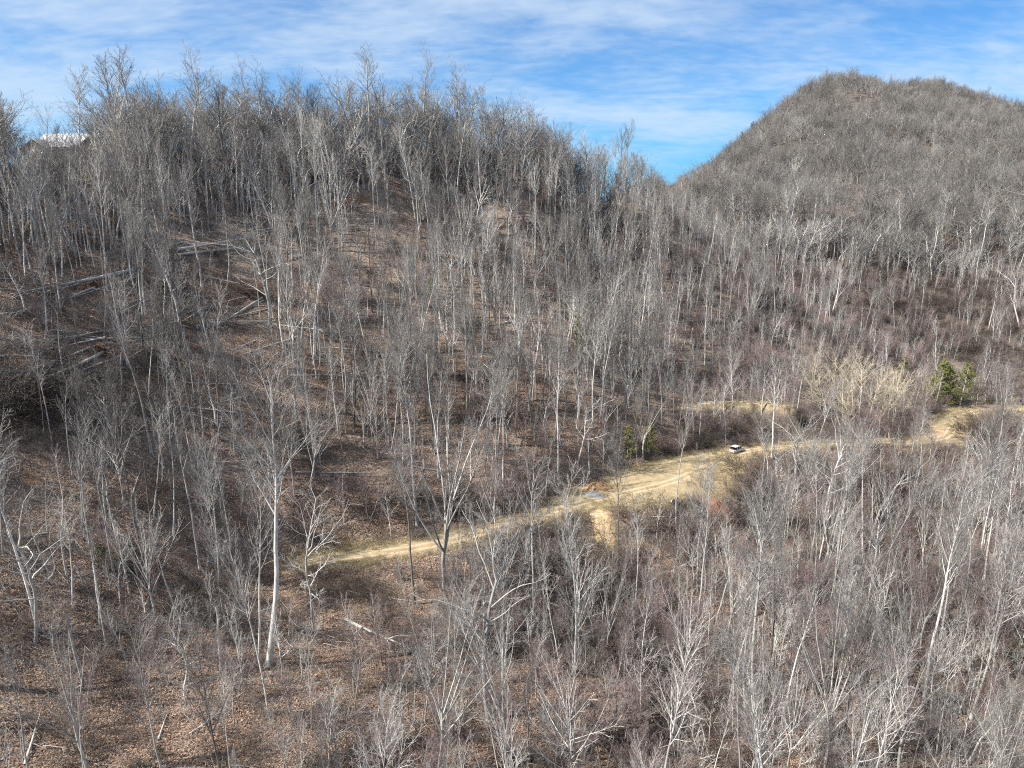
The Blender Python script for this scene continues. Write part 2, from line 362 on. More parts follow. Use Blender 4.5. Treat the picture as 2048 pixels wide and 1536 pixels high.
for k, (xy, h, zr) in RP.items():
    T = np.gradient(xy, axis=0); T /= np.linalg.norm(T, axis=1)[:, None]; Nn = np.c_[-T[:, 1], T[:, 0]]
    cols = []; us = []
    for f in (-1.0, -0.92, -0.6, -0.3, 0, 0.3, 0.6, 0.92, 1.0):
        off = f * (h + 0.8) + (0.5 * vnoise(np.arange(len(xy)) / 3.0, np.full(len(xy), 3 + f)) if abs(f) > .7 else 0) + (1.1 * vnoise(np.arange(len(xy)) / 5.0, np.full(len(xy), 9 + f)) * (h > 3) if abs(f) > .5 else 0)
        q = xy + Nn * off[:, None]
        z = Hh(q[:, 0], q[:, 1]) + (-0.10 if abs(f) == 1 else 0.05) + 0.05 * vnoise(q[:, 0] / 1.5, q[:, 1] / 1.5)
        cols.append(np.c_[q, z]); us.append(off)
    V = np.stack(cols, 1); n, c = V.shape[:2]
    a, b = np.meshgrid(np.arange(n - 1), np.arange(c - 1), indexing='ij'); i0 = (a * c + b).ravel()
    me = mesh_from('dirt_track', [(V.reshape(-1, 3), np.c_[i0, i0 + 1, i0 + c + 1, i0 + c][:, ::-1], 0)], [M_TRACK], True)
    uvl = me.uv_layers.new(name='UVMap'); vi = np.empty(len(me.loops), np.int32); me.loops.foreach_get('vertex_index', vi)
    U = np.stack(us, 1).ravel(); Vv = np.repeat(np.arange(n) * 1.2, c)
    uvl.data.foreach_set('uv', np.c_[U[vi], Vv[vi]].astype(np.float32).ravel())
    tag(link(bpy.data.objects.new('dirt_track' if k == 'main' else 'upper_track', me)), kind='structure')

# ------------------------------------------------------------------ branch growing, all levels in numpy
def norm(v): return v / np.maximum(np.linalg.norm(v, axis=-1, keepdims=True), 1e-9)
def tubes(P, Rr, k):
    n, c = P.shape[:2]
    T = np.empty_like(P); T[:, 1:-1] = P[:, 2:] - P[:, :-2]; T[:, 0] = P[:, 1] - P[:, 0]; T[:, -1] = P[:, -1] - P[:, -2]; T = norm(T)
    mean = norm(P[:, -1] - P[:, 0]); ref = np.where(np.abs(mean[:, 2:3]) > 0.8, np.array([[1.0, 0.1, 0]]), np.array([[0, 0.1, 1.0]]))
    A = norm(np.cross(T, ref[:, None])); B = np.cross(T, A)
    an = np.arange(k) * 2 * np.pi / k
    V = P[:, :, None] + Rr[:, :, None, None] * (np.cos(an)[None, None, :, None] * A[:, :, None] + np.sin(an)[None, None, :, None] * B[:, :, None])
    i, j, q = np.meshgrid(np.arange(n), np.arange(c - 1), np.arange(k), indexing='ij')
    a = (i * c + j) * k; f = np.stack([a + q, a + (q + 1) % k, a + k + (q + 1) % k, a + k + q], -1).reshape(-1, 4)
    return V.reshape(-1, 3), f
def path(start, d, L, n, up, wig, g):
    """(N,3) starts and directions -> (N,n,3) polylines that bend upwards and wander."""
    Q = np.empty((len(start), n, 3)); Q[:, 0] = start; d = norm(d)
    st = (L / (n - 1))[:, None]
    for k in range(1, n):
        d = norm(d + np.array([0, 0, up]) + wig * g.normal(size=d.shape)); Q[:, k] = Q[:, k - 1] + d * st
    return Q
def lerp_poly(P, t):
    c = P.shape[1]; x = np.clip(t * (c - 1), 0, c - 1.001); i = x.astype(int); f = (x - i)[..., None]
    r = np.arange(len(P))[:, None]
    return P[r, i] * (1 - f) + P[r, i + 1] * f, norm(P[r, i + 1] - P[r, i]), i
def sprout(P, Rr, m, t0, t1, lr, ang, up, wig, n, g, rr=0.55, tipk=0.25, shape=lambda t: 1.0 - 0.55 * t, L0=None, angj=10):
    """m children on every parent polyline."""
    Np = len(P); t = t0 + (t1 - t0) * (np.arange(m)[None] + g.random((Np, m))) / m
    pos, tan, i = lerp_poly(P, t)
    pr = np.take_along_axis(Rr, i, 1)
    phi = 2.399 * np.arange(m)[None] + g.random((Np, 1)) * 6.28 + g.normal(size=(Np, m)) * 0.5
    ref = np.where(np.abs(tan[..., 2:3]) > 0.85, np.array([1.0, 0, 0]), np.array([0, 0, 1.0]))
    A = norm(np.cross(tan, ref)); B = np.cross(tan, A)
    a = np.radians(ang + g.normal(size=(Np, m)) * angj)[..., None]
    d = np.cos(a) * tan + np.sin(a) * (np.cos(phi)[..., None] * A + np.sin(phi)[..., None] * B)
    pl = np.linalg.norm(np.diff(P, axis=1), axis=2).sum(1)[:, None] if L0 is None else L0
    L = pl * lr * shape(t) * g.uniform(0.7, 1.25, (Np, m))
    Q = path(pos.reshape(-1, 3), d.reshape(-1, 3), L.ravel(), n, up, wig, g)
    rb = (np.minimum(pr * rr, 0.02 * L + 0.01)).ravel()
    return Q, rb[:, None] * (1 - (1 - tipk) * np.linspace(0, 1, n))[None]
def rfix(Rr, lo): return np.maximum(Rr, lo)

def grow_tree(kind, seed, lod=0):
    """Returns H and lists of (P, R, sides) per part: trunk, limbs (one polyline each), twigs."""
    g = np.random.default_rng(seed); u = g.uniform
    tw = []; Z = np.array([[0, 0, 1.0]]); o = np.array([[0, 0, -0.4]])
    hi = lod == 0; s1, s2 = (5, 3) if hi else (3, 3)
    mul = 1.0 if hi else 0.85; thick = 1.0 if hi else 1.25
    if lod == 2: mul, thick = .95, 1.0
    if kind in ('poplar', 'oak', 'vase', 'slender', 'fan'):
        H = {'poplar': u(27, 31), 'oak': u(20, 24), 'vase': u(19, 23), 'slender': u(15, 19), 'fan': u(18, 21)}[kind]
        tl = {'poplar': .90, 'oak': .60, 'vase': .42, 'slender': .90, 'fan': .66}[kind] * H
        r0 = {'poplar': .0118, 'oak': .015, 'vase': .0125, 'slender': .0098, 'fan': .0125}[kind] * H * (.66 if hi else 1.0)
        tip = {'poplar': .16, 'oak': .45, 'vase': .6, 'slender': .16, 'fan': .25}[kind]
        n = 12
        T = path(o, Z + g.normal(size=(1, 3)) * 0.03, np.array([tl]), n, 0.05, {'oak': .10, 'vase': .05}.get(kind, .045), g)
        prof = 1 - (1 - tip) * np.linspace(0, 1, n) ** 0.9; prof[0] *= 1.45; TR = (r0 * prof)[None]
        if kind == 'poplar':
            L1, R1 = sprout(T, TR, int(u(14, 21)), .50 + u(0, .16), 1., .25, 32, .12, .07, 6, g, .55, .25, lambda t: 1.15 - .45 * t)
            p2 = (9, .15, .98, .50, 32, .08, .09); p3 = (8, .15, 1., .5, 34, .06, .10); p4 = (2, .3, 1., .55, 26, .05, .06)
        elif kind == 'slender':
            L1, R1 = sprout(T, TR, int(u(11, 17)), .45 + u(0, .25), 1., .21, 32, .12, .08, 5, g, .55, .25, lambda t: 1.15 - .45 * t)
            p2 = (7, .15, 1., .5, 32, .08, .1); p3 = (6, .15, 1., .5, 34, .07, .1); p4 = (2, .3, 1., .5, 26, .05, .06)
        elif kind == 'oak':
            L1a, R1a = sprout(T, TR, 4, .9, 1., .62, 30, .06, .16, 8, g, .72, .22, lambda t: 1 + 0 * t, angj=14)
            L1b, R1b = sprout(T, TR, 7, .45, .9, .42, 58, .10, .19, 8, g, .5, .22, lambda t: 1 + 0 * t)
            L1 = np.concatenate([L1a, L1b]); R1 = np.concatenate([R1a, R1b])
            p2 = (9, .2, .98, .42, 44, .05, .17); p3 = (7, .2, 1., .42, 44, .05, .18); p4 = (3, .2, 1., .45, 40, .04, .15)
        elif kind == 'vase':
            L1, R1 = sprout(T, TR, int(u(8, 12)), .55, 1., 1.25, 23, .03, .05, 8, g, .62, .2, lambda t: 1.1 - .12 * t, angj=9)
            p2 = (9, .25, .97, .32, 26, .07, .06); p3 = (6, .2, 1., .45, 32, .06, .09); p4 = (3, .3, 1., .5, 34, .05, .1)
        else:
            L1, R1 = sprout(T, TR, int(u(20, 26)), .3, 1., .62, 40, .07, .05, 7, g, .58, .22, lambda t: 1.05 - .35 * t)
            p2 = (9, .25, .98, .36, 30, .06, .07); p3 = (6, .2, 1., .45, 33, .05, .1); p4 = (2, .3, 1., .5, 34, .05, .1)
        trunk = [(T, TR, 8 if hi else 5)]; limbs = (L1, R1, s1)
        gap = g.random(len(L1)) < .86; gap[:4] = True; LK, RK = L1[gap], R1[gap]
        L2, R2 = sprout(LK, RK, max(3, int(p2[0] * (1 if hi else .8))), *p2[1:6], p2[6], 4 if hi else 3, g)
        kp = g.random(len(L2)) < .85
        L3, R3 = sprout(L2[kp], R2[kp], max(3, int((p3[0] + 1) * mul)), *p3[1:6], p3[6], 3 if hi else 2, g)
        tw = [(L2, rfix(R2, .014 * thick), 3), (L3, rfix(R3, .0085 * thick) * thick, 3)]
        if hi:
            L4, R4 = sprout(L3, R3, p4[0], *p4[1:6], p4[6], 2, g); tw.append((L4, rfix(R4, .007), 3))
        return H, trunk, limbs, tw
    if kind in ('sapling', 'thicket', 'shrub', 'pole'):
        H = {'sapling': u(8, 11), 'thicket': u(5, 7), 'shrub': u(3, 4.2), 'pole': u(9, 12)}[kind]
        ns = {'sapling': int(u(3, 5)), 'thicket': int(u(9, 13)), 'shrub': int(u(12, 16)), 'pole': 1}[kind]
        sp = {'sapling': .16, 'thicket': .30, 'shrub': .55, 'pole': .04}[kind]
        st = np.repeat(o, ns, 0) + g.normal(size=(ns, 3)) * np.array([.12, .12, 0]) * H * sp * 2
        T = path(st, np.repeat(Z, ns, 0) + g.normal(size=(ns, 3)) * np.array([sp, sp, .05]), H * u(.7, 1.0, ns), 8, .04, .07, g)
        TR = (H * (.0085 if ns < 6 else .006) * u(.7, 1.2, ns))[:, None] * np.linspace(1, .25, 8)[None]
        L1, R1 = sprout(T, TR, {'sapling': 14, 'thicket': 9, 'shrub': 8, 'pole': 14}[kind], .3, 1., .34, 38, .09, .1, 5, g, .6, .3, lambda t: 1.2 - .6 * t)
        L2, R2 = sprout(L1, R1, int(8 * mul), .15, 1., .42, 36, .08, .12, 3, g)
        tw = [(L2, rfix(R2, .0085) * thick, 3)]
        if hi and kind != 'thicket':
            L3, R3 = sprout(L2, R2, 4, .2, 1., .5, 34, .06, .12, 2, g); tw.append((L3, rfix(R3, .0075), 3))
        return H, [(T, TR, 5)], (L1, rfix(R1, .012), 3), tw
    if kind == 'bramble':
        H = u(1.2, 2.0); ns = 70 if hi else 40; a = u(0, 6.28, ns); rd = np.sqrt(u(0, 1, ns)) * 1.2
        st = np.c_[rd * np.cos(a), rd * np.sin(a), np.full(ns, -.2)]
        d = np.c_[np.cos(a) * .5, np.sin(a) * .5, np.ones(ns)] + g.normal(size=(ns, 3)) * .35
        T = path(st, d, H * u(1., 2.2, ns), 6, -.22, .22, g); TR = np.full((ns, 6), .014) * np.linspace(1.2, .6, 6)
        L1, R1 = sprout(T, TR, 7, .2, 1., .35, 50, -.02, .2, 3, g, .8, .6)
        return H, [(T, TR, 3)], (L1, rfix(R1, .011), 3), []
    if kind == 'snag':
        H = u(9, 13); T = path(o, Z + g.normal(size=(1, 3)) * .05, np.array([H]), 10, .02, .06, g)
        TR = (H * .02 * np.linspace(1.1, .62, 10))[None]
        L1, R1 = sprout(T, TR, 6, .5, 1., .2, 50, .05, .18, 5, g, .45, .35)
        L2, R2 = sprout(L1, R1, 3, .3, 1., .4, 40, .02, .18, 3, g)
        return H, [(T, TR, 8)], (L1, R1, 4), [(L2, rfix(R2, .012), 3)]

def tree_meshes(kind, seed, mb, mt, split=False):
    H, trunk, limbs, tw = grow_tree(kind, seed)
    tm = mesh_from('trunk', [(*tubes(*t), 0) for t in trunk], [mb], True)
    LP, LR, ls = limbs
    if split:
        lm = [mesh_from('limb', [(*tubes(LP[i:i + 1], LR[i:i + 1], 6), 0)], [mb], True) for i in range(len(LP))]
        ch = [(*tubes(*t), 0) for t in tw]
    else:
        lm = []; ch = [(*tubes(LP, LR, ls), 0)] + [(*tubes(*t), 1 if i else 0) for i, t in enumerate(tw)]
    cm = mesh_from('crown', ch, [mt] if split else [mb, mt]) if ch else None
    return dict(kind=kind, H=H, trunk=tm, limbs=lm, crown=cm)
def tree_single(name, kind, seed, mb, mt, lod=1):
    H, trunk, limbs, tw = grow_tree(kind, seed, lod)
    ch = [(*tubes(*t), 0) for t in trunk] + [(*tubes(*limbs), 0)] + [(*tubes(*t), 1) for t in tw]
    return H, mesh_from(name, ch, [mb, mt])

VAR = {}
for kind, n, mb, mt in [('poplar', 7, M_BARK, M_TWIG), ('oak', 4, M_BARK, M_TWIG), ('vase', 4, M_BARK, M_TWIG), ('slender', 7, M_BARK, M_TWIG), ('fan', 2, M_BARK, M_TWIG)]:
    VAR[kind] = [tree_meshes(kind, 100 + 7 * i + len(kind) * 31, M_DARK if i in (2, 4) and n > 4 else mb, M_TWIGB if i % 2 else mt) for i in range(n)]
VAR['hero_poplar'] = [tree_meshes('poplar', 911 + i, M_PALE, M_TWIG, True) for i in range(3)]
VAR['hero_oak'] = [tree_meshes('oak', 931 + i, M_BARK, M_TWIG, True) for i in range(2)]
VAR['hero_dark'] = [tree_meshes('oak', 941, M_DARK, M_TWIGB, True)]
VAR['hero_vase'] = [tree_meshes('vase', 951 + i, M_PALE, M_TWIG, True) for i in range(2)]
VAR['tan_vase'] = [tree_meshes('vase', 961, M_TAN, M_TAN), tree_meshes('fan', 963, M_TAN, M_TAN)]
VAR['snag'] = [tree_meshes('snag', 971 + i, M_BARK, M_TWIG, True) for i in range(2)]
VAR['sapling'] = [tree_meshes('sapling', 300 + i, M_TWIGB, M_RED) for i in range(3)]
VAR['pole'] = [tree_meshes('pole', 330 + i, M_BARK, M_TWIG) for i in range(3)]
VAR['thicket'] = [tree_meshes('thicket', 320 + i, M_TWIGB, M_RED) for i in range(2)]
VAR['shrub'] = [tree_meshes('shrub', 340 + i, M_TWIGB, M_TWIGB) for i in range(2)]

def place(v, name, loc, scale, rz, lean=(0, 0), label=None, cat='tree', group=None):
    e = empty(name, loc); e.rotation_mode = 'QUATERNION'
    e.rotation_quaternion = Quaternion((0, 1, 0), lean[0]) @ Quaternion((1, 0, 0), -lean[1]) @ Quaternion((0, 0, 1), rz)
    e.scale = (scale,) * 3 if not isinstance(scale, tuple) else scale
    tag(e, label, cat, group)
    link(bpy.data.objects.new('trunk', v['trunk']), e)
    for m in v['limbs']: link(bpy.data.objects.new('limb', m), e)
    if v['crown'] is not None: link(bpy.data.objects.new('crown', v['crown']), e)
    return e

# ------------------------------------------------------------------ single trees that the photograph lets you pick out
ORD = ['nearest', 'second', 'third', 'fourth', 'fifth', 'sixth', 'seventh', 'eighth', 'ninth', 'tenth', 'eleventh', 'twelfth', 'thirteenth', 'fourteenth', 'fifteenth', 'sixteenth']
HERO_XY = []; HERO_PX = []
def hero(kind, base, top, label, i=0, name='bare_tree', rz=None, wid=1.0, group=None, cat='tree'):
    while hit(*base) is None: base = (base[0], base[1] + 3)
    p = hit(*base)
    y = p[1]
    a, b = ray(*top); q = np.array([a * y, y, CAMZ + b * y]); d = q - p
    H = max(d[2], 3.0); lx = math.atan2(d[0], d[2])
    v = VAR[kind][i % len(VAR[kind])]; s = H / v['H']
    HERO_XY.append((p[0], p[1])); HERO_PX.append((base[0], base[1], label))
    if base[1] < 330 and p[1] < 300: wid *= 1.45
    wid *= {'bright broken': 1.55, 'very tall gre': 1.25, 'broad pale tr': 1.25, 'tall rounded ': 1.1}.get(label[:13], 1.0)
    return place(v, name, (p[0], p[1], p[2] - 0.05), (s * wid, s * wid, s), rng.uniform(0, 6.28) if rz is None else rz, (lx, 0), label, cat, group)
HEROES = [
 ('hero_oak', (978, 1445), (955, 950), 'largest double-trunked pale tree at bottom centre, below the grassy track', 0),
 ('hero_vase', (876, 1570), (868, 1175), 'pale tree fanning into many upright limbs, its base below the bottom edge', 0),
 ('poplar', (537, 1337), (545, 690), 'very tall grey tree left of the track end, with a dense broom-like crown', 0),
 ('poplar', (520, 1322), (500, 960), 'thinner grey trunk close behind the very tall broom-crowned tree', 1),
 ('hero_poplar', (1116, 962), (1100, 672), 'tall straight white trunk just above the track, with one curved side branch', 1),
 ('hero_poplar', (835, 1050), (822, 625), 'tall bright white trunk in mid-slope forking at half height', 2),
 ('poplar', (799, 848), (793, 615), 'straight grey tree left of the bright white forked trunk', 2),
 ('poplar', (743, 758), (737, 500), 'tall straight grey tree with fallen logs lying beside its foot', 3),
 ('poplar', (1007, 985), (1008, 680), 'slim straight grey trunk between the shrubs left of the curved-branch tree', 0),
 ('hero_vase', (896, 1216), (905, 705), 'broad pale tree in front of the track with long limbs reaching to the right', 1),
 ('slender', (928, 1227), (945, 1010), 'slim pale trunk just right of the broad pale tree before the track', 0),
 ('poplar', (829, 1212), (805, 850), 'slim white leaning trunk crossing the straw-coloured track', 4),
 ('oak', (629, 1262), (655, 960), 'grey tree standing in front of the left end of the track', 0),
 ('hero_poplar', (1396, 1186), (1394, 905), 'lone slim white trunk in front of the wide part of the track', 0),
 ('hero_poplar', (1508, 1427), (1496, 930), 'thick pale trunk of a close pair at lower right', 1),
 ('poplar', (1523, 1427), (1572, 1090), 'second trunk of the close pair, leaning right from the thick one', 2),
 ('poplar', (1491, 1437), (1455, 1120), 'leaning grey trunk just left of the close pair', 3),
 ('hero_poplar', (1848, 1405), (1925, 950), 'big pale right-leaning tree in the lower right wood', 2),
 ('hero_vase', (1648, 1560), (1640, 1150), 'pale clump of upright limbs rising at the bottom edge right of the close pair', 0),
 ('hero_vase', (1797, 1560), (1790, 1170), 'pale fan-shaped tree at the bottom edge under the right-leaning tree', 1),
 ('hero_oak', (1925, 1545), (2045, 1330), 'bright crooked tree leaning out of the bottom right corner', 1),
 ('slender', (1424, 1530), (1415, 1235), 'slim two-toned trunk at the bottom edge left of the close pair', 1),
 ('slender', (1408, 1525), (1375, 1240), 'thin white bent trunk beside the slim two-toned one', 2),
 ('poplar', (1659, 1455), (1710, 1130), 'pale forked trunk curving right, inside the lower right wood', 0),
 ('hero_oak', (1655, 1050), (1670, 800), 'pale spreading tree hiding the middle of the right track', 0),
 ('oak', (1586, 990), (1580, 790), 'grey many-branched tree to the right of the parked car', 1),
 ('hero_oak', (2040, 657), (2030, 490), 'white-barked tree with few crooked limbs at the right edge', 1),
 ('hero_poplar', (1576, 487), (1577, 362), 'pale tree with fan crown on the lower part of the far hill', 0),
 ('fan', (1661, 465), (1655, 350), 'round-crowned grey tree next to the pale fan tree on the far hill', 0),
 ('poplar', (1869, 492), (1872, 375), 'leaning pale tree above the brown clearing of the far hill', 1),
 ('poplar', (1899, 476), (1917, 308), 'tallest pale trunk above the brown clearing of the far hill', 4),
 ('vase', (1496, 657), (1497, 575), 'bush-like fan of grey stems above the reddish thicket', 0),
 ('vase', (1353, 702), (1357, 575), 'narrow grey fan tree left of the reddish thicket', 1),
 ('fan', (1463, 825), (1466, 705), 'small grey tree beside the short upper track', 1),
 ('fan', (1522, 838), (1530, 695), 'small broad grey tree at the right end of the short upper track', 0),
 ('hero_oak', (538, 658), (545, 385), 'bright broken-crowned tree with pale jagged limbs on the upper left slope', 0),
 ('slender', (522, 642), (512, 440), 'straight trunk close against the broken-crowned tree', 3),
 ('hero_oak', (248, 914), (180, 700), 'split leaning tree with a dark limb reaching up to the left', 1),
 ('slender', (147, 962), (121, 725), 'slim pale leaning trunk left of the split leaning tree', 0),
 ('slender', (425, 942), (408, 720), 'slim light trunk standing alone right of the split leaning tree', 1),
 ('pole', (410, 1018), (398, 860), 'short bare pole below the slim light trunk', 0),
 ('slender', (342, 853), (313, 590), 'thin curved trunk above the split leaning tree', 2),
 ('poplar', (90, 681), (74, 480), 'tall grey trunk near the left edge, in front of fallen logs', 3),
 ('poplar', (107, 668), (87, 395), 'tallest grey trunk near the left edge', 4),
 ('slender', (434, 777), (413, 550), 'straight pale pole tree above the dark fallen crown', 3),
 ('slender', (300, 1042), (288, 770), 'pair of slim stems on the leaf-covered slope at left', 2),
 ('slender', (308, 1040), (303, 800), 'right stem of the slim pair on the leaf-covered slope', 0),
 ('hero_oak', (72, 1292), (40, 895), 'thick forked grey tree at the lower left edge', 0),
 ('oak', (368, 1405), (358, 1160), 'leaning trunk under a tangled drooping grey crown at lower left', 2),
 ('hero_vase', (180, 1560), (118, 1210), 'pale leaning tree with bushy top at the bottom left corner', 0),
 ('poplar', (146, 1213), (133, 985), 'straight mottled trunk behind the thick forked tree at lower left', 0),
 ('hero_dark', (577, 318), (588, 132), 'big dark crooked oak on the ridge skyline', 0),
 ('oak', (533, 305), (545, 127), 'tall grey skyline tree left of the dark crooked oak', 2),
 ('fan', (462, 312), (462, 143), 'round grey skyline tree on the left part of the ridge', 1),
 ('oak', (225, 312), (222, 168), 'tall rounded tree on the skyline right of the house', 1),
 ('oak', (85, 330), (85, 193), 'spreading bare tree rising behind the house roof', 0),
 ('hero_dark', (755, 300), (748, 143), 'dark two-lobed tree on the middle of the ridge skyline', 0),
 ('fan', (852, 305), (860, 142), 'wide round fan-crowned tree on the ridge skyline', 0),
 ('oak', (918, 305), (920, 148), 'open-crowned tree right of the round fan on the skyline', 1),
 ('slender', (975, 318), (977, 168), 'narrow lollipop-shaped tree standing apart on the skyline', 0),
 ('fan', (1138, 365), (1131, 233), 'rounded tree on the descending right end of the ridge', 1),
 ('vase', (1250, 408), (1255, 278), 'tall narrow tree near the dip between the hills', 2),
 ('vase', (1300, 428), (1300, 310), 'last grey tree of the ridge beside the gap of blue sky', 0),
 ('oak', (662, 302), (668, 152), 'crooked grey tree between the two dark skyline trees', 2),
 ('fan', (402, 316), (392, 163), 'grey rounded tree left of centre on the ridge skyline', 0),
 ('fan', (320, 318), (330, 172), 'broad twiggy tree on the left ridge between house and dark oak', 1),
 ('snag', (443, 1347), (436, 1195), 'dark vine-wrapped dead snag with spread roots at lower left', 0),
 ('snag', (565, 415), (562, 360), 'short broken snag below the ridge', 1),
]
HEROES += [('oak', (62, 372), (66, 250), 'thin crooked tree in front of the left gable of the house', 3), ('slender', (105, 360), (112, 236), 'slim tree in front of the middle of the white house roof', 4),
 ('oak', (140, 352), (146, 225), 'spreading tree in front of the white house roof', 1), ('slender', (175, 350), (180, 240), 'slim tree in front of the right part of the house roof', 5), ('oak', (205, 346), (200, 238), 'crooked tree at the right corner of the house', 2),
 ('fan', (30, 360), (28, 240), 'twiggy tree left of the house at the edge of the photo', 0), ('slender', (85, 356), (84, 262), 'short slim tree by the beige house wall', 6)]
HEROES += [('oak', (1560, 1000), (1556, 850), 'grey tree hiding the track just right of the parked car', 0), ('vase', (1618, 1012), (1622, 840), 'fan-limbed tree in front of the hidden part of the track', 2), ('oak', (1702, 1005), (1708, 835), 'crooked tree right of the pale spreading tree', 3),
 ('slender', (1742, 1030), (1748, 842), 'slim tree in front of the thin part of the track', 2), ('vase', (1790, 1000), (1796, 858), 'grey fan tree below the track left of the bend', 3), ('poplar', (1536, 985), (1540, 820), 'straight grey tree closest to the right side of the car', 5),
 ('oak', (1840, 985), (1836, 865), 'low crooked tree below the thin part of the track', 1), ('vase', (50, 352), (48, 262), 'low fan tree by the left wall of the house', 1), ('oak', (95, 350), (98, 258), 'crooked tree across the house front', 0), ('slender', (125, 352), (128, 250), 'slim tree between the gables of the house', 1), ('oak', (160, 350), (166, 255), 'low tree before the right gable of the house', 2)]
for h in HEROES:
    k, b, t, lab, i = h
    hero(k, b, t, lab, i, 'dead_snag' if k == 'snag' else 'bare_tree', cat='dead tree' if k == 'snag' else 'tree')
for j, bx in enumerate([1945, 1953, 1962, 1972, 1981, 1992, 2003, 2013, 2026, 2038]):
    hero('slender', (bx, 812), (bx + rng.uniform(-5, 8), 812 - rng.uniform(75, 115)), 'thin white trunk, %s from the left in the row behind the track bend' % ORD[j].replace('nearest', 'first'), j, group='row of thin white trunks behind the track bend')
for j, (bx, by, ty) in enumerate([(1625, 800, 715), (1668, 800, 700), (1705, 815, 705), (1740, 835, 725), (1775, 850, 745), (1650, 835, 745), (1845, 835, 740), (1810, 850, 765), (1685, 845, 740), (1722, 800, 700), (1758, 870, 770), (1640, 770, 690), (1790, 835, 730), (1700, 865, 775)]):
    hero('tan_vase', (bx, by), (bx + rng.uniform(-6, 6), ty - 12), 'straw-coloured tree, %s from the left in the pale clump above the track' % ['first', 'fourth', 'seventh', 'ninth', 'eleventh', 'third', 'fourteenth', 'thirteenth', 'fifth', 'eighth', 'tenth', 'second', 'twelfth', 'sixth'][j], j, 'pale_tree', wid=1.35, group='straw-coloured trees above the right track')

for k, b, t, lab, i in [
 ('thicket', (700, 1535), (690, 1400), 'biggest purple thicket at the bottom edge left of centre', 0), ('thicket', (625, 1535), (610, 1430), 'purple thicket at the bottom edge, left neighbour of the biggest one', 1),
 ('thicket', (770, 1520), (775, 1420), 'purple thicket between the biggest one and the tree of upright limbs', 0), ('sapling', (660, 1470), (650, 1370), 'fine purple sapling rising behind the bottom thickets', 1),
 ('sapling', (1130, 1480), (1125, 1330), 'reddish sapling in the middle of the bottom hollow', 0), ('sapling', (1190, 1535), (1185, 1340), 'tall reddish sapling at the bottom edge of the hollow', 2), ('sapling', (1255, 1500), (1250, 1350), 'reddish sapling right in the bottom hollow beside the dark bush', 1),
 ('sapling', (1080, 1420), (1085, 1300), 'reddish sapling just right of the largest double-trunked tree', 0), ('thicket', (1440, 760), (1440, 690), 'dull red thicket above the upper track, left of three', 0), ('thicket', (1490, 755), (1490, 672), 'dull red thicket above the upper track, middle of three', 1),
 ('thicket', (1545, 762), (1545, 680), 'dull red thicket above the upper track, right of three', 0), ('sapling', (1500, 770), (1520, 660), 'dull red sapling rising over the three red thickets', 1), ('sapling', (600, 620), (600, 520), 'reddish sapling right of the broken-crowned tree', 2),
 ('sapling', (650, 640), (650, 530), 'second reddish sapling right of the broken-crowned tree', 0), ('sapling', (690, 600), (690, 500), 'third reddish sapling right of the broken-crowned tree', 1), ('sapling', (815, 1010), (810, 890), 'pinkish sapling beside the foot of the bright white forked trunk', 0),
 ('sapling', (735, 1040), (735, 930), 'twiggy purple sapling above the left part of the track', 1), ('sapling', (680, 1030), (678, 940), 'second twiggy purple sapling above the left part of the track', 2), ('sapling', (960, 1040), (965, 920), 'purple sapling at the upper edge of the track in the centre', 0),
 ('sapling', (1010, 1030), (1015, 930), 'purple sapling right of the broad pale tree, above the track', 2), ('thicket', (225, 650), (225, 605), 'low red thicket among poles on the left slope', 0), ('sapling', (1780, 885), (1780, 800), 'reddish sapling on the right track near the bend', 1),
 ('sapling', (1730, 900), (1725, 790), 'reddish bushy sapling overhanging the right track', 0), ('thicket', (1900, 300), (1900, 268), 'reddish patch of thicket high on the far hill', 0), ('thicket', (1840, 300), (1840, 262), 'reddish thicket high on the far hill beside dark evergreens', 1)]:
    hero(k, b, t, lab, i, 'twiggy_sapling' if k == 'sapling' else 'bare_thicket', cat='small tree' if k == 'sapling' else 'shrub', wid=1.5 if k == 'thicket' else 1.2)
del HERO_XY[-25:]

# ------------------------------------------------------------------ the woods: scattered, the largest as individuals, the rest as one mass
XG = [0, 256, 512, 768, 1024, 1280, 1536, 1792, 2048]
YG = [250, 400, 550, 700, 850, 1000, 1150, 1300, 1450, 1650]
def table(rows): return np.array(rows, float)
D_TREE = 1.25 * table([[8] * 9, [11, 11, 9, 7, 7, 7, 6, 5, 5], [10, 9, 6, 7, 8, 7, 4, 3, 3], [6.0, 5.5, 5.5, 7, 8, 6, 2.0, 1.6, 1.6], [4.6, 4.2, 4.6, 5.5, 6, 3.6, .7, .7, 1.4],
                [3.8, 3.4, 3.2, 3.2, 2.8, 1.2, 1.6, 2.6, 3], [2.4, 2.2, 1.5, 1.0, .9, .9, 2.0, 3, 3.4], [1.2, 1.0, .8, .7, 1.0, 1.2, 1.5, 2.4, 2.6], [.8, .7, .5, .6, .8, 1.2, 1.4, 2.0, 2.3], [.6, .5, .5, .6, .8, 1.2, 1.8, 2.6, 3]])
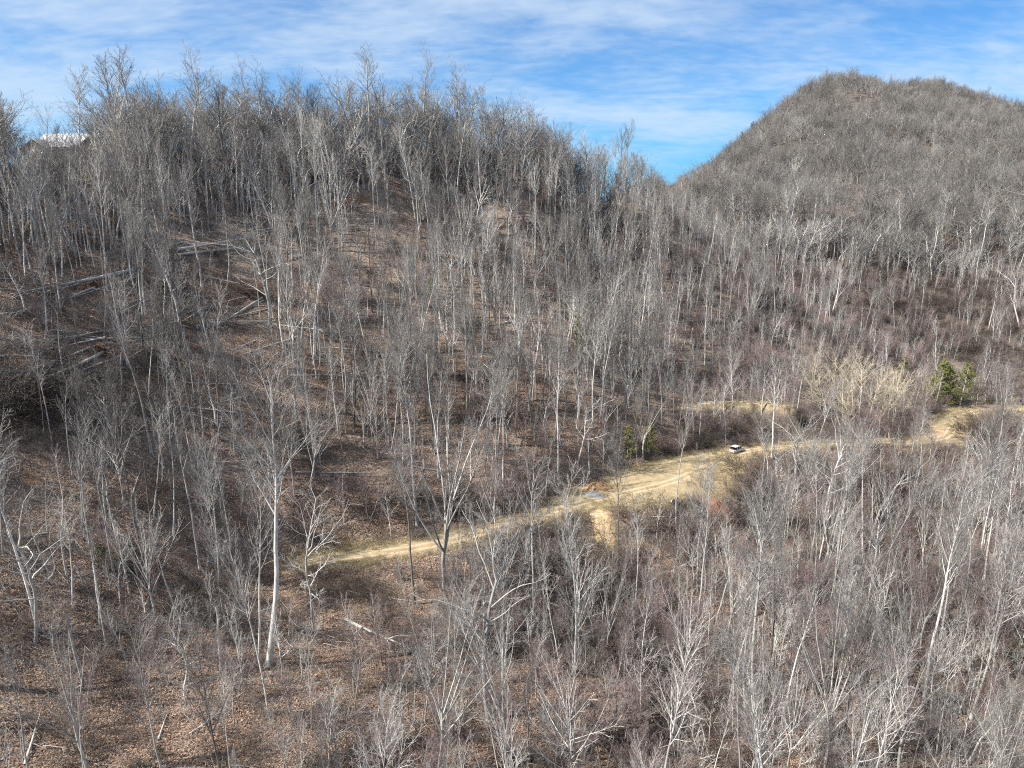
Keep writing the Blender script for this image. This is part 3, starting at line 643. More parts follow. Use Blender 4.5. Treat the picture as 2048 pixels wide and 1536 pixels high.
D_SAP = np.array([1.0, 1, 1, 1, 1.1, 1.2, 1.15, 1.05, 1.0, 1.0])[:, None] * 1.6 * table([[2] * 9, [2, 2, 2, 2, 3, 3, 4, 4, 4], [1.2, 1.2, 2.5, 3, 3, 4, 6, 5, 4], [1.2, 1.0, 2, 2.5, 2.5, 4, 8, 5, 4], [1, 1, 2, 2, 2.5, 3, 5, 6, 5],
               [.9, .8, 2, 2.5, 2.5, 1, 3, 6, 6], [.6, 1.2, 2, 1.5, 2, 2, 6, 7, 7], [1.0, 2.6, 2.0, 2, 3.5, 4, 6, 6, 6], [.7, 1.4, 1.8, 3.0, 3.0, 4, 5, 5, 5], [.7, 1.4, 2.4, 4, 3, 4, 5, 5, 5]])
D_SHR = table([[3] * 9, [2, 2, 2, 3, 4, 6, 7, 6, 6], [2, 2, 3, 3, 4, 7, 10, 10, 10], [2.5, 2.5, 3, 3, 4, 6, 10, 12, 12], [1.5, 1.5, 3, 3, 4, 5, 8, 10, 10],
               [1.5, 1.5, 4, 5, 5, 5, 9, 12, 12], [1.5, 3, 4, 6, 9, 9, 10, 10, 10], [3, 6, 4, 5, 8, 8, 8, 8, 8], [2, 4, 3.5, 6, 6, 7, 7, 7, 7], [1, 2, 3, 6, 6, 7, 7, 7, 7]])
def tab(D, px, py):
    x = np.clip(np.interp(px, XG, np.arange(9)), 0, 7.999); y = np.clip(np.interp(py, YG, np.arange(10)), 0, 8.999)
    i = x.astype(int); j = y.astype(int); fx = x - i; fy = y - j
    return (D[j, i] * (1 - fx) + D[j, i + 1] * fx) * (1 - fy) + (D[j + 1, i] * (1 - fx) + D[j + 1, i + 1] * fx) * fy
def candidates(cell, ymax, top):
    gx, gy = np.meshgrid(np.arange(-330, 780, cell), np.arange(34, ymax, cell), indexing='ij')
    x = (gx + rng.uniform(0, cell, gx.shape)).ravel(); y = (gy + rng.uniform(0, cell, gy.shape)).ravel()
    k = np.abs(x) < 0.86 * y + 12; x, y = x[k], y[k]; z = Hh(x, y)
    px, py, f = proj(x, y, z); _, pt, _ = proj(x, y, z + top)
    k = (px > -200) & (px < 2250) & (pt < 1600); x, y, z, px, py = x[k], y[k], z[k], px[k], py[k]
    vis = np.ones(len(x), bool)                       # the top is seen over the ground in between
    for t in np.linspace(0.3, 0.985, 40):
        vis &= Hh(x * t, y * t) < CAMZ + (z + top - CAMZ) * t + 1.0
    return x[vis], y[vis], z[vis], px[vis], py[vis]
road_pts = np.concatenate([RP['main'][0], RP['upper'][0]]); road_h = np.concatenate([RP['main'][1], RP['upper'][1]])
vis_pts = RP['main'][0]
rpx, rpy, _ = proj(vis_pts[:, 0], vis_pts[:, 1], Hh(vis_pts[:, 0], vis_pts[:, 1]))
rok = (rpx > 560) & (rpx < 2048) & ~((rpx > 1500) & (rpx < 1870))
KEEP = [(1195, 1105, 45, 85), (1900, 818, 50, 90), (1700, 850, 130, 110), (1430, 1035, 30, 20), (470, 668, 75, 70), (90, 835, 110, 110), (430, 505, 130, 40), (130, 590, 140, 45), (757, 450, 60, 55), (745, 955, 60, 25), (750, 1210, 75, 40)]     # cut bank, pines, straw-coloured clump: seen over what stands before them
def clear_of_track(x, y, px, py, h, m):
    d2 = np.sqrt(((np.c_[x, y][:, None] - road_pts[None]) ** 2).sum(-1)) - road_h[None]
    ok = d2.min(1) > m
    _, pt, _ = proj(x, y, Hh(x, y) + h)
    j = np.abs(px[:, None] - rpx[None][:, rok]).argmin(1); ry = rpy[rok][j]; near = np.abs(px - rpx[rok][j]) < 25
    cover = near & (py > ry + 5) & (pt < ry + 5)
    for kx, ky, rx, hh in KEEP:
        cover |= (np.abs(px - kx) < rx) & (py > ky - 15) & (pt < ky - 5)
        cover |= (np.abs(px - kx) < rx * .8) & (py > ky - hh) & (py <= ky - 15)
    return ok, cover
hx = np.array(HERO_XY)
def dist_hero(x, y): return np.sqrt(((np.c_[x, y][:, None] - hx[None]) ** 2).sum(-1)).min(1)
def region(px, py, y):
    if y > 300: return 'far'
    if py < 395 and px < 1350: return 'ridge'
    if px < 640: return 'left' if py > 560 else 'upper'
    if px > 1330 and py < 830: return 'gully'
    if px > 1330: return 'wood'
    return 'bottom' if py > 1110 else 'middle'
WHERE = {'far': 'in the wood covering the far hill at right', 'ridge': 'in the row of trees along the ridge skyline', 'left': 'on the leaf-strewn slope at left',
         'upper': 'among fallen logs high on the left slope', 'gully': 'in the brushy gully above the right track', 'wood': 'in the wood below the right track',
         'bottom': 'in front of the grassy track at bottom', 'middle': 'on the wooded slope above the grassy track'}
LOOK = {'snag': 'broken-topped dead trunk', 'poplar': 'tall straight grey tree', 'oak': 'grey tree with crooked limbs', 'vase': 'grey tree with fanned limbs', 'slender': 'slender grey tree', 'fan': 'round-crowned grey tree',
        'pole': 'thin bare sapling pole', 'sapling': 'small purplish twiggy tree', 'thicket': 'low reddish thicket', 'shrub': 'brown bare shrub', 'pine': 'green pine'}

def single_labels(ids, px, py, kk, kinds):
    buckets = {}
    for i in ids:
        best = None
        for bx, by, nm in LANDMARKS:
            d = math.hypot(bx - px[i], (by - py[i]) * 1.3)
            if best is None or d < best[0]: best = (d, px[i] - bx, py[i] - by, nm)
        d, dx, dy, nm = best
        side = ('right of' if dx > 0 else 'left of') if abs(dx) > abs(dy) else ('downhill from' if dy > 0 else 'uphill from')
        buckets.setdefault((kinds[kk[i]], nm, side), []).append((d, i))
    out = {}
    for (kd, nm, side), lst in buckets.items():
        for r, (d, i) in enumerate(sorted(lst)): out[i] = '%s, %s %s the %s' % (LOOK[kd], ORD[min(r, 15)], side, nm)
    return out
def scatter_stuff(name, label, variants, pos, idx, rot, scl):
    """One object: points that carry variant, turn and size, instanced by geometry nodes."""
    src = bpy.data.collections.new(name + '_sources')
    for i, me in enumerate(variants):
        src.objects.link(bpy.data.objects.new('%s_source_%s' % (name, chr(97 + i // 26) + chr(97 + i % 26)), me))
    me = bpy.data.meshes.new(name); me.vertices.add(len(pos)); me.vertices.foreach_set('co', np.asarray(pos, np.float32).ravel())
    a = me.attributes.new('pick', 'INT', 'POINT'); a.data.foreach_set('value', np.asarray(idx, np.int32))
    a = me.attributes.new('turn', 'FLOAT_VECTOR', 'POINT'); a.data.foreach_set('vector', np.asarray(rot, np.float32).ravel())
    a = me.attributes.new('size', 'FLOAT_VECTOR', 'POINT'); a.data.foreach_set('vector', np.asarray(scl, np.float32).ravel())
    g = bpy.data.node_groups.new(name, 'GeometryNodeTree')
    g.interface.new_socket('Geometry', in_out='INPUT', socket_type='NodeSocketGeometry'); g.interface.new_socket('Geometry', in_out='OUTPUT', socket_type='NodeSocketGeometry')
    n = g.nodes; l = g.links; gi = n.new('NodeGroupInput'); go = n.new('NodeGroupOutput')
    ci = n.new('GeometryNodeCollectionInfo'); ci.inputs['Collection'].default_value = src; ci.inputs['Separate Children'].default_value = True; ci.inputs['Reset Children'].default_value = True
    ip = n.new('GeometryNodeInstanceOnPoints'); ip.inputs['Pick Instance'].default_value = True
    def na(nm, t):
        q = n.new('GeometryNodeInputNamedAttribute'); q.data_type = t; q.inputs['Name'].default_value = nm; return q.outputs['Attribute']
    e2r = n.new('FunctionNodeEulerToRotation'); l.new(na('turn', 'FLOAT_VECTOR'), e2r.inputs[0])
    l.new(gi.outputs[0], ip.inputs['Points']); l.new(ci.outputs[0], ip.inputs['Instance']); l.new(na('pick', 'INT'), ip.inputs['Instance Index'])
    l.new(e2r.outputs[0], ip.inputs['Rotation']); l.new(na('size', 'FLOAT_VECTOR'), ip.inputs['Scale']); l.new(ip.outputs[0], go.inputs[0])
    o = link(bpy.data.objects.new(name, me)); m = o.modifiers.new('scatter', 'NODES'); m.node_group = g
    tag(o, label, None, None, 'stuff'); return o

def build_population(name, mass_name, mass_label, cat, kinds, weights_fn, D, cell, ymax, top, far_density, n_single, hero_gap, track_gap, cover_keep, lod_vars, size_fn):
    x, y, z, px, py = candidates(cell, ymax, top)
    dens = tab(D, px, py)
    dens = np.where(y > 300, far_density * np.clip(1 + 1.5 * fbm(x, y, 45, 3), .3, 1.6), dens * np.clip(1 + 1.0 * fbm(x + 300, y, 22, 2), .35, 1.6))
    k = rng.random(len(x)) < dens * cell * cell / 100
    x, y, z, px, py = x[k], y[k], z[k], px[k], py[k]
    ok, cov = clear_of_track(x, y, px, py, top * 0.9, track_gap)
    k = ok & (dist_hero(x, y) > hero_gap) & (~cov | (rng.random(len(x)) < cover_keep))
    x, y, z, px, py = x[k], y[k], z[k], px[k], py[k]
    W_ = weights_fn(px, py, y); W_ = W_ / W_.sum(1, keepdims=True); kk = (W_.cumsum(1) > rng.random(len(x))[:, None]).argmax(1)
    H = size_fn(kk, px, py, y)
    wide = rng.uniform(.85, 1.2, len(x)) * np.where(y > 300, 1.35, 1) * np.where((py < 400) & (px < 1350) & (y < 300), 1.2, np.where(y > 300, 1, .86))
    f = np.hypot(y, x); inside = (px > -20) & (px < 2068) & (py > 100) & (proj(x, y, z + H)[1] < 1536)
    show = np.where(inside, H / f, 0); order = np.argsort(-show); single = np.zeros(len(x), bool); single[order[:n_single]] = True; single &= inside
    labs = single_labels(np.nonzero(single)[0], px, py, kk, kinds)
    for i in np.nonzero(single)[0]:
        kd = kinds[kk[i]]; v = VAR[kd][rng.integers(len(VAR[kd]))]; reg = region(px[i], py[i], y[i])
        sc_ = H[i] / v['H']; wd = sc_ * wide[i]
        place(v, name, (x[i], y[i], z[i] - .05), (wd, wd, sc_), rng.uniform(0, 6.28), tuple(rng.normal(size=2) * .06),
              labs[i], cat, cat + 's ' + WHERE[reg])
    m = ~single
    # the mass
    meshes = []; hs = []; first = []
    for kd in kinds:
        first.append(len(meshes))
        for hh, me in lod_vars[kd]: meshes.append(me); hs.append(hh)
    first = np.array(first); nfar = len(meshes)
    if name == 'bare_tree': hs += [h for h, _ in FARLOD]; meshes += [me for _, me in FARLOD]
    cnt = np.array([len(lod_vars[kd]) for kd in kinds])
    idx = first[kk[m]] + (rng.random(m.sum()) * cnt[kk[m]]).astype(int)
    if name == 'bare_tree': idx = np.where(y[m] > 330, nfar + rng.integers(0, len(FARLOD), m.sum()), idx)
    s = H[m] / np.array(hs)[idx]; w = wide[m]
    scatter_stuff(mass_name, mass_label, meshes, np.c_[x[m], y[m], z[m] - .05], idx,
                  np.c_[rng.normal(size=(m.sum(), 2)) * .06, rng.uniform(0, 6.28, m.sum())], np.c_[s * w, s * w, s])
    print(name, 'singles', single.sum(), 'mass', m.sum())

LOD = {}
for kd, n, mb, mt in [('poplar', 5, M_BARK, M_TWIG), ('oak', 3, M_BARK, M_TWIG), ('vase', 2, M_BARK, M_TWIG), ('slender', 5, M_BARK, M_TWIG), ('snag', 2, M_BARK, M_TWIG), ('fan', 3, M_BARK, M_TWIG),
                      ('pole', 2, M_BARK, M_TWIG), ('sapling', 3, M_TWIGB, M_RED), ('thicket', 2, M_TWIGB, M_RED), ('shrub', 2, M_TWIGB, M_TWIGB)]:
    LOD[kd] = [tree_single('wood_' + kd, kd, 500 + 13 * i + len(kd), M_DARK if i == 3 else mb, M_TWIGB if (i % 2 and mt is M_TWIG) else mt) for i in range(n)]

M_FARB = bark('bark_brown_grey', (0.13, 0.118, 0.105), (0.34, 0.32, 0.29), 0.6, 1.2)
FARLOD = [tree_single('hill_' + kd, kd, 700 + 11 * i, M_FARB, M_TWIGB if i % 2 else M_TWIG, 2) for i, kd in enumerate(['fan', 'oak', 'fan', 'oak', 'vase', 'poplar', 'fan'])]
def w_tree(px, py, y):
    w = np.tile(np.array([3.0, 1.0, 1.0, 4.0, 1.0, .4]), (len(px), 1))
    far_ = y > 300; w[far_] = [2, 2.0, 1.0, 1, 2.5, .1]
    rd = (py < 400) & (px < 1350) & (y < 300); w[rd] = [.6, 3, .4, .8, 3.5, .2]
    lf = (px < 640) & (py > 480); w[lf] = [2.6, .4, .3, 6, .2, .6]
    wd = (px > 1330) & (py > 900); w[wd] = [3, 1.0, 1.2, 4, .4, .2]
    return w
def s_tree(kk, px, py, y):
    base = np.array([26, 20, 19, 17, 19.0, 9])[kk] * rng.uniform(.55, 1.2, len(kk))
    base = np.where(y > 300, base * np.interp(y, [300, 420, 650], [.95, .80, .60]), base)
    base = np.where((py < 400) & (px < 1350) & (y < 300), base * 1.0, base)
    base = np.where((px > 1330) & (py > 470) & (py < 840) & (y < 310), base * .68, base)
    base = np.where((px < 700) & (py > 420) & (kk == 3), base * 1.2, base)
    b0, notch = ray(px, np.interp(px, [1270, 1300, 1335, 1375, 1425], [292, 325, 372, 352, 325]) + rng.uniform(0, 14, len(px)))   # the dip between the hills
    base = np.where((px > 1270) & (px < 1425) & (y > 215) & (y < 460), np.maximum(np.minimum(base, CAMZ + notch * y - Hh(b0 * y, y)), 2.5), base)
    b, lim = ray(px, 296 + rng.normal(size=len(px)) * 22)          # trees below the house do not hide it
    return np.where((px > 25) & (px < 235) & (y < 200), np.maximum(np.minimum(base, CAMZ + lim * y - Hh(b * y, y)), 3.0), base)

LANDMARKS = [(978, 1445, 'largest double-trunked tree'), (876, 1530, 'bottom-edge tree of upright limbs'), (537, 1337, 'very tall broom-crowned tree'), (1116, 962, 'white trunk with a curved branch'),
 (835, 1050, 'bright white forked trunk'), (743, 758, 'straight tree beside fallen logs'), (896, 1216, 'broad pale tree before the track'), (629, 1262, 'tree before the track end'),
 (1396, 1186, 'lone slim white trunk'), (1508, 1427, 'close pair of thick trunks'), (1848, 1405, 'big right-leaning pale tree'), (1925, 1520, 'bright crooked corner tree'), (1408, 1515, 'thin white bent trunk'),
 (1655, 1050, 'pale spreading tree hiding the track'), (1472, 903, 'parked white car'), (2040, 657, 'white-barked crooked tree at right'), (1576, 487, 'pale fan-crowned hill tree'), (1899, 476, 'tallest pale hill trunk'),
 (1496, 657, 'bush-like fan of stems'), (1463, 825, 'small tree beside the upper track'), (538, 658, 'bright broken-crowned tree'), (248, 914, 'split leaning tree'), (425, 942, 'slim light lone trunk'),
 (90, 681, 'tall grey trunk by logs at left'), (300, 1042, 'pair of slim stems'), (72, 1292, 'thick forked tree at left'), (368, 1405, 'trunk with tangled drooping crown'), (180, 1530, 'pale bushy-topped corner tree'),
 (577, 318, 'dark crooked skyline oak'), (225, 312, 'tall rounded tree by the house'), (755, 300, 'dark two-lobed skyline tree'), (975, 318, 'lollipop-shaped skyline tree'), (1250, 408, 'tall narrow tree near the dip'),
 (443, 1347, 'vine-wrapped dead snag'), (1193, 991, 'grey gravel patch'), (1430, 1018, 'red dirt mound'), (1900, 790, 'green pines by the bend'), (1255, 912, 'small green pines above the track'), (1910, 860, 'bend of the track'),
 (1700, 790, 'clump of straw-coloured trees'), (1090, 1160, 'dark bramble bank'), (1200, 1400, 'hollow at bottom centre'), (700, 1196, 'fallen tree below the track'), (140, 760, 'dark fallen crown'), (740, 950, 'short log in mid-slope'), (1160, 765, 'sparse green pine')]
build_population('bare_tree', 'bare_woods', 'mass of smaller bare grey trees filling the slopes and the far hill', 'tree', ['poplar', 'oak', 'vase', 'slender', 'fan', 'snag'], w_tree, D_TREE, 2.6, 960, 16,
                 6.5, 215, 1.6, 1.0, 0.12, LOD, s_tree)
build_population('twiggy_sapling', 'sapling_growth', 'mass of small purplish saplings growing under the taller trees', 'small tree', ['sapling', 'pole'],
                 lambda px, py, y: np.c_[np.full(len(px), 1.0), np.where((px < 640) & (py > 420), 2.5, 1.2)], D_SAP, 2.6, 520, 7, 1.5, 230, .8, .6, 0.25, LOD,
                 lambda kk, px, py, y: np.where(kk == 0, 7.8, 10.5) * rng.uniform(.5, 1.2, len(kk)))
build_population('bare_shrub', 'undergrowth', 'mass of bare brown shrubs and thickets on the forest floor', 'shrub', ['shrub', 'thicket'],
                 lambda px, py, y: np.c_[np.full(len(px), 1.4), np.where(px > 1000, .8, .3)], D_SHR, 2.2, 420, 3, 1.5, 200, .5, .4, 0.5, LOD,
                 lambda kk, px, py, y: np.where(kk == 0, 2.6, 4.2) * rng.uniform(.45, 1.15, len(kk)))

# ------------------------------------------------------------------ pines and other evergreens
def pine_meshes(seed, H, wide, mt, crown0=.15, dens=1.0):
    g = np.random.default_rng(seed)
    T = path(np.array([[0, 0, -.3]]), np.array([[0, 0, 1.0]]), np.array([H + .3]), 9, .05, .03, g); TR = (H * .014 * np.linspace(1.2, .15, 9))[None]
    L1, R1 = sprout(T, TR, int(38 * dens), crown0, .99, wide, 72, .05, .07, 5, g, .4, .35, lambda t: 1.15 - 1.0 * t)
    L2, R2 = sprout(L1, R1, 9, .15, 1., .38, 45, .06, .1, 3, g, .6, .4)
    L3, R3 = sprout(L2, R2, 7, .05, 1., .3, 50, .1, .1, 2, g, .6, .6, L0=H * .09); R3[:] = .055; R3[:, -1] = .008
    N3, RN = sprout(L1, R1, 22, .2, 1., .3, 50, .12, .1, 2, g, L0=H * .075); RN[:] = .055; RN[:, -1] = .008
    tm = mesh_from('trunk', [(*tubes(T, TR, 7), 0)], [M_BARK], True)
    lm = mesh_from('branch', [(*tubes(L1, rfix(R1, .012), 3), 0), (*tubes(L2, rfix(R2, .01), 3), 0)], [M_DARK])
    nm = mesh_from('foliage', [(*tubes(L3, R3, 3), 0), (*tubes(N3, RN, 3), 0)], [mt])
    return H, tm, lm, nm
PINES = {'pine': pine_meshes(1, 9, .34, M_NEED, .1, 1.3), 'pine2': pine_meshes(2, 9, .48, M_NEED, .04, 1.4), 'sparse': pine_meshes(3, 16, .17, M_NEED, .5, .5), 'small': pine_meshes(4, 5, .34, M_NEED, .05),
         'dark': pine_meshes(5, 5, .42, M_NEEDD, .05), 'cedar': pine_meshes(6, 9, .3, M_NEEDD, .1)}
def evergreen(kind, base, top, label, name='pine_tree', cat='tree', group=None):
    while hit(*base) is None or hit(*base)[1] > 1000: base = (base[0], base[1] + 3)
    p = hit(*base); a, b = ray(*top); H0, tm, lm, nm = PINES[kind]
    h = max(1.2, CAMZ + b * p[1] - p[2]); e = empty(name, (p[0], p[1], p[2] - .05), (0, 0, rng.uniform(0, 6.28))); e.scale = (h / H0,) * 3
    tag(e, label, cat, group)
    link(bpy.data.objects.new('trunk', tm), e); link(bpy.data.objects.new('branches', lm), e); link(bpy.data.objects.new('foliage', nm), e)
evergreen('pine', (1872, 812), (1862, 718), 'yellow-green pine left of the bend, taller of the two')
evergreen('pine2', (1920, 815), (1912, 728), 'bushy yellow-green pine casting its shadow on the track bend')
evergreen('pine', (1892, 810), (1888, 734), 'yellow-green pine squeezed between the two pines at the bend')
evergreen('small', (1806, 752), (1803, 712), 'small yellowish pine uphill from the straw-coloured trees')
evergreen('sparse', (1163, 770), (1161, 630), 'sparse tall pine with few green tufts in the middle wood')
evergreen('small', (1255, 914), (1252, 852), 'left of two small green pines at the edge of the track')
evergreen('small', (1298, 908), (1296, 842), 'right of two small green pines at the edge of the track')
evergreen('dark', (322, 1522), (320, 1488), 'low green evergreen bush on the leaves at bottom left', 'evergreen_shrub', 'shrub')
evergreen('dark', (205, 1135), (208, 1085), 'dark evergreen bush at the left of the pair below the leaning trunks', 'evergreen_shrub', 'shrub')
evergreen('dark', (262, 1125), (264, 1078), 'dark evergreen bush at the right of the pair below the leaning trunks', 'evergreen_shrub', 'shrub')
evergreen('dark', (1300, 1450), (1298, 1392), 'dark green evergreen bush in the hollow at bottom centre', 'evergreen_shrub', 'shrub')
evergreen('cedar', (2036, 1345), (2036, 1255), 'dark hemlock at the right edge behind bright crooked limbs')
evergreen('small', (860, 590), (858, 555), 'olive green shrub amid the grey trunks of the middle slope', 'evergreen_shrub', 'shrub')
for j, (bx, by, h) in enumerate([(1478, 282, 16), (1486, 276, 14), (1502, 262, 20), (1510, 256, 15), (1795, 282, 12), (1840, 274, 14), (1858, 268, 15), (1872, 266, 11), (1630, 330, 12)]):
    evergreen('cedar', (bx, by), (bx, by - h), 'tiny dark evergreen, %s from the left on the far hill' % ['first', 'second', 'third', 'fourth', 'sixth', 'seventh', 'eighth', 'ninth', 'fifth'][j], group='evergreens dotting the far hill')

# ------------------------------------------------------------------ fallen trees and logs
M_EARTH = plain('root_earth', (0.20, 0.115, 0.07), .95, 0, .5, 3)
def fallen_meshes(seed, limbs=True):
    g = np.random.default_rng(seed); H = 20.0
    T = path(np.array([[0, 0, 0.0]]), np.array([[0, 0, 1.0]]), np.array([H]), 14, .1, .02, g); TR = (.27 * np.linspace(1.15, .22, 14))[None]
    tm = mesh_from('trunk', [(*tubes(T, TR, 8), 0)], [M_PALE], True)
    if not limbs: return H, tm, [], None
    L1, R1 = sprout(T, TR, 15, .42, .99, .36, 34, .09, .10, 7, g, .55, .25, lambda t: 1.3 - .7 * t)
    L2, R2 = sprout(L1, R1, 8, .15, .98, .42, 38, .05, .13, 4, g); L3, R3 = sprout(L2, R2, 6, .2, 1., .5, 38, .05, .13, 2, g)
    lm = [mesh_from('limb', [(*tubes(L1[i:i + 1], R1[i:i + 1], 5), 0)], [M_PALE], True) for i in range(len(L1))]
    return H, tm, lm, mesh_from('crown', [(*tubes(L2, rfix(R2, .018), 3), 0), (*tubes(L3, rfix(R3, .011), 3), 0)], [M_TWIG])
FALL = [fallen_meshes(61), fallen_meshes(62), fallen_meshes(63), fallen_meshes(64)]; LOGM = [fallen_meshes(71, False), fallen_meshes(72, False)]
def root_plate(seed):
    g = np.random.default_rng(seed); V = []; n, m = 14, 4
    for k in range(m + 1):
        for i in range(n):
            a = i / n * 6.283; r = (k / m) * (1.5 + .35 * math.sin(3 * a + seed) + g.uniform(-.15, .15)); V.append((r * math.cos(a), r * math.sin(a), -.45 * (1 - (k / m) ** 2) + g.uniform(-.1, .1)))
    F_ = [(k * n + i, k * n + (i + 1) % n, (k + 1) * n + (i + 1) % n, (k + 1) * n + i) for k in range(m) for i in range(n)]
    V2 = [(x, y, z + .35) for x, y, z in V]; o = len(V); F2 = [tuple(o + q for q in reversed(f)) for f in F_]
    rim = [(m * n + i, o + m * n + i, o + m * n + (i + 1) % n, m * n + (i + 1) % n) for i in range(n)]
    st = np.zeros((16, 3)); d = np.c_[g.normal(size=(16, 2)), g.uniform(-.6, .1, 16)]; P = path(st, d, g.uniform(1.4, 2.3, 16), 5, 0, .2, g)
    return mesh_from('root_plate', [(V + V2, F_ + F2 + rim, 0), (*tubes(P, np.full((16, 5), .06) * np.linspace(1.3, .3, 5), 4), 1)], [M_EARTH, M_DARK])
RP_M = [root_plate(5), root_plate(9)]
def lay(base, tip, label, kind='tree', root=False, fat=.85, lift=0.0, dark=False):
    p = hit(*base); q = hit(*tip)
    if p is None or q is None: return
    if abs(q[1] - p[1]) > 45: return
    d = q - p; L = np.linalg.norm(d); H, tm, lm, cm = (FALL if kind == 'tree' else LOGM)[int(rng.integers(4 if kind == 'tree' else 2))]
    s = L / H; t = np.linspace(0, 1, 12)[:, None]; line = p + t * d; gap = (Hh(line[:, 0], line[:, 1]) - line[:, 2])
    off = max(0.12, float(np.quantile(gap, .8))) + lift
    e = empty('fallen_tree' if kind == 'tree' else 'fallen_log', (p[0], p[1], p[2] + off)); e.rotation_mode = 'QUATERNION'
    e.rotation_quaternion = Vector(d).to_track_quat('Z', 'X') @ Quaternion((0, 0, 1), rng.uniform(0, 6.28)); w = fat * max(s, .55)
    e.scale = (w, w, s)
    tag(e, label, 'fallen tree' if kind == 'tree' else 'log', 'trees blown down on the slope')
    link(bpy.data.objects.new('trunk', tm), e)
    for m in lm: link(bpy.data.objects.new('limb', m), e)
    if cm: link(bpy.data.objects.new('crown', cm), e)
    if root and kind == 'tree':
        r = link(bpy.data.objects.new('root_plate', RP_M[int(rng.integers(2))]), e)
FALLEN = [
 ((335, 503), (560, 474), 'tree', 'long fallen tree lying across the upper left slope above the pale log', True), ((386, 465), (446, 486), 'log', 'short pale log on the upper left slope beside standing trunks', False),
 ((350, 512), (540, 492), 'log', 'dark log parallel below the long fallen tree on the upper left slope', False),
 ((480, 570), (330, 538), 'log', 'pale log slanting down to the right above the broken-crowned tree', False), ((376, 556), (262, 586), 'log', 'pale log slanting down to the left, end against the slanting pale log', False),
 ((262, 543), (0, 588), 'tree', 'long dark fallen tree reaching the left edge', False), ((422, 612), (340, 660), 'log', 'thick split log below the orange earth scar', True),
 ((525, 598), (402, 668), 'tree', 'fallen tree with pale bare branches at the foot of the broken-crowned tree', True), ((528, 604), (440, 640), 'tree', 'second tangled fallen tree at the foot of the broken-crowned tree', False),
 ((105, 718), (-20, 711), 'log', 'pale straight log at the left edge', False), ((208, 712), (-10, 835), 'tree', 'big dark fallen crown at the left edge', True), ((240, 720), (40, 800), 'tree', 'fallen tree lying along the big dark fallen crown', False),
 ((180, 705), (20, 770), 'tree', 'grey fallen tree uphill from the big dark crown', False),
 ((655, 698), (819, 709), 'log', 'thin long log in the middle of the slope', False), ((655, 668), (718, 662), 'log', 'upper of two dark logs beside a straight grey tree', True), ((660, 676), (722, 674), 'log', 'lower of two dark logs beside a straight grey tree', False),
 ((590, 946), (785, 950), 'log', 'thick straight log lying level in mid-slope', False), ((822, 934), (944, 956), 'log', 'log slanting behind the bright white forked trunk', False),
 ((816, 1204), (683, 1184), 'tree', 'fallen white tree with drooping branches below the grassy track', False), ((267, 992), (291, 920), 'log', 'log pointing straight uphill on the leafy slope', False),
 ((544, 1357), (573, 1330), 'log', 'short pale log on the leaves right of the broom-crowned tree', False), ((5, 1532), (28, 1504), 'log', 'stubby log in the bottom left corner', False), ((50, 1536), (85, 1425), 'log', 'dark log pointing uphill near the bottom left corner', False),
 ((378, 1472), (440, 1428), 'tree', 'grey branchy fallen tree at bottom left of the purple thicket', False), ((318, 1490), (335, 1430), 'log', 'log above the low green evergreen bush', False), ((232, 1066), (256, 1086), 'log', 'short bright log above the dark evergreen bushes', False),
 ((1340, 1436), (1394, 1462), 'log', 'pale log in the gap left of the bent white trunk', False), ((1320, 1495), (1352, 1520), 'log', 'pale log at the bottom edge in the hollow', False),
 ((706, 421), (808, 394), 'tree', 'fallen tree under the ridge in the middle', True), ((730, 449), (806, 437), 'log', 'log below the fallen tree under the ridge', False), ((699, 338), (734, 368), 'log', 'pale leaning log just below the skyline', False),
 ((870, 432), (940, 462), 'tree', 'dark fallen tree with crown downhill right under the ridge', False), ((800, 285), (690, 300), 'log', 'pale log on the crest of the ridge', False),
 ((545, 650), (700, 678), 'tree', 'fallen tree reaching right from the broken-crowned tree', False), ((330, 610), (180, 600), 'tree', 'fallen tree between thin poles on the left slope', False),
 ((1795, 412), (1850, 398), 'log', 'log across the brown clearing of the far hill', False), ((1905, 470), (1990, 425), 'tree', 'fallen tree beside the tallest pale hill trunk', False), ((1490, 650), (1370, 640), 'tree', 'fallen tree in the gully above the reddish thicket', False),
 ((1340, 1148), (1460, 1085), 'tree', 'pale fallen crown behind the lone slim white trunk', False), ((1300, 1040), (1395, 1041), 'log', 'thin white log lying level below the wide part of the track', False), ((690, 1240), (860, 1330), 'tree', 'fallen tree sprawling downhill under the purple brush', False),
 ((960, 660), (990, 690), 'log', 'dark log in the shaded hollow of the middle wood', False), ((60, 1075), (-20, 1100), 'log', 'dark log by the orange scar at the left edge', True), ((120, 610), (20, 640), 'tree', 'thin fallen tree by the tall trunks at the left edge', False)]
for f in FALLEN: lay(f[0], f[1], f[3], f[2], f[4])
SEEN = {}
def near_label(what, bx, by):
    best = min(LANDMARKS, key=lambda q: math.hypot(q[0] - bx, q[1] - by)); sd_ = ('right of' if bx > best[0] else 'left of') if abs(bx - best[0]) > abs(by - best[1]) else ('below' if by > best[1] else 'above')
    k_ = (what, best[2], sd_); SEEN[k_] = SEEN.get(k_, 0) + 1
    return '%s, %s one %s the %s' % (what, ORD[SEEN[k_] - 1].replace('nearest', 'first'), sd_, best[2])
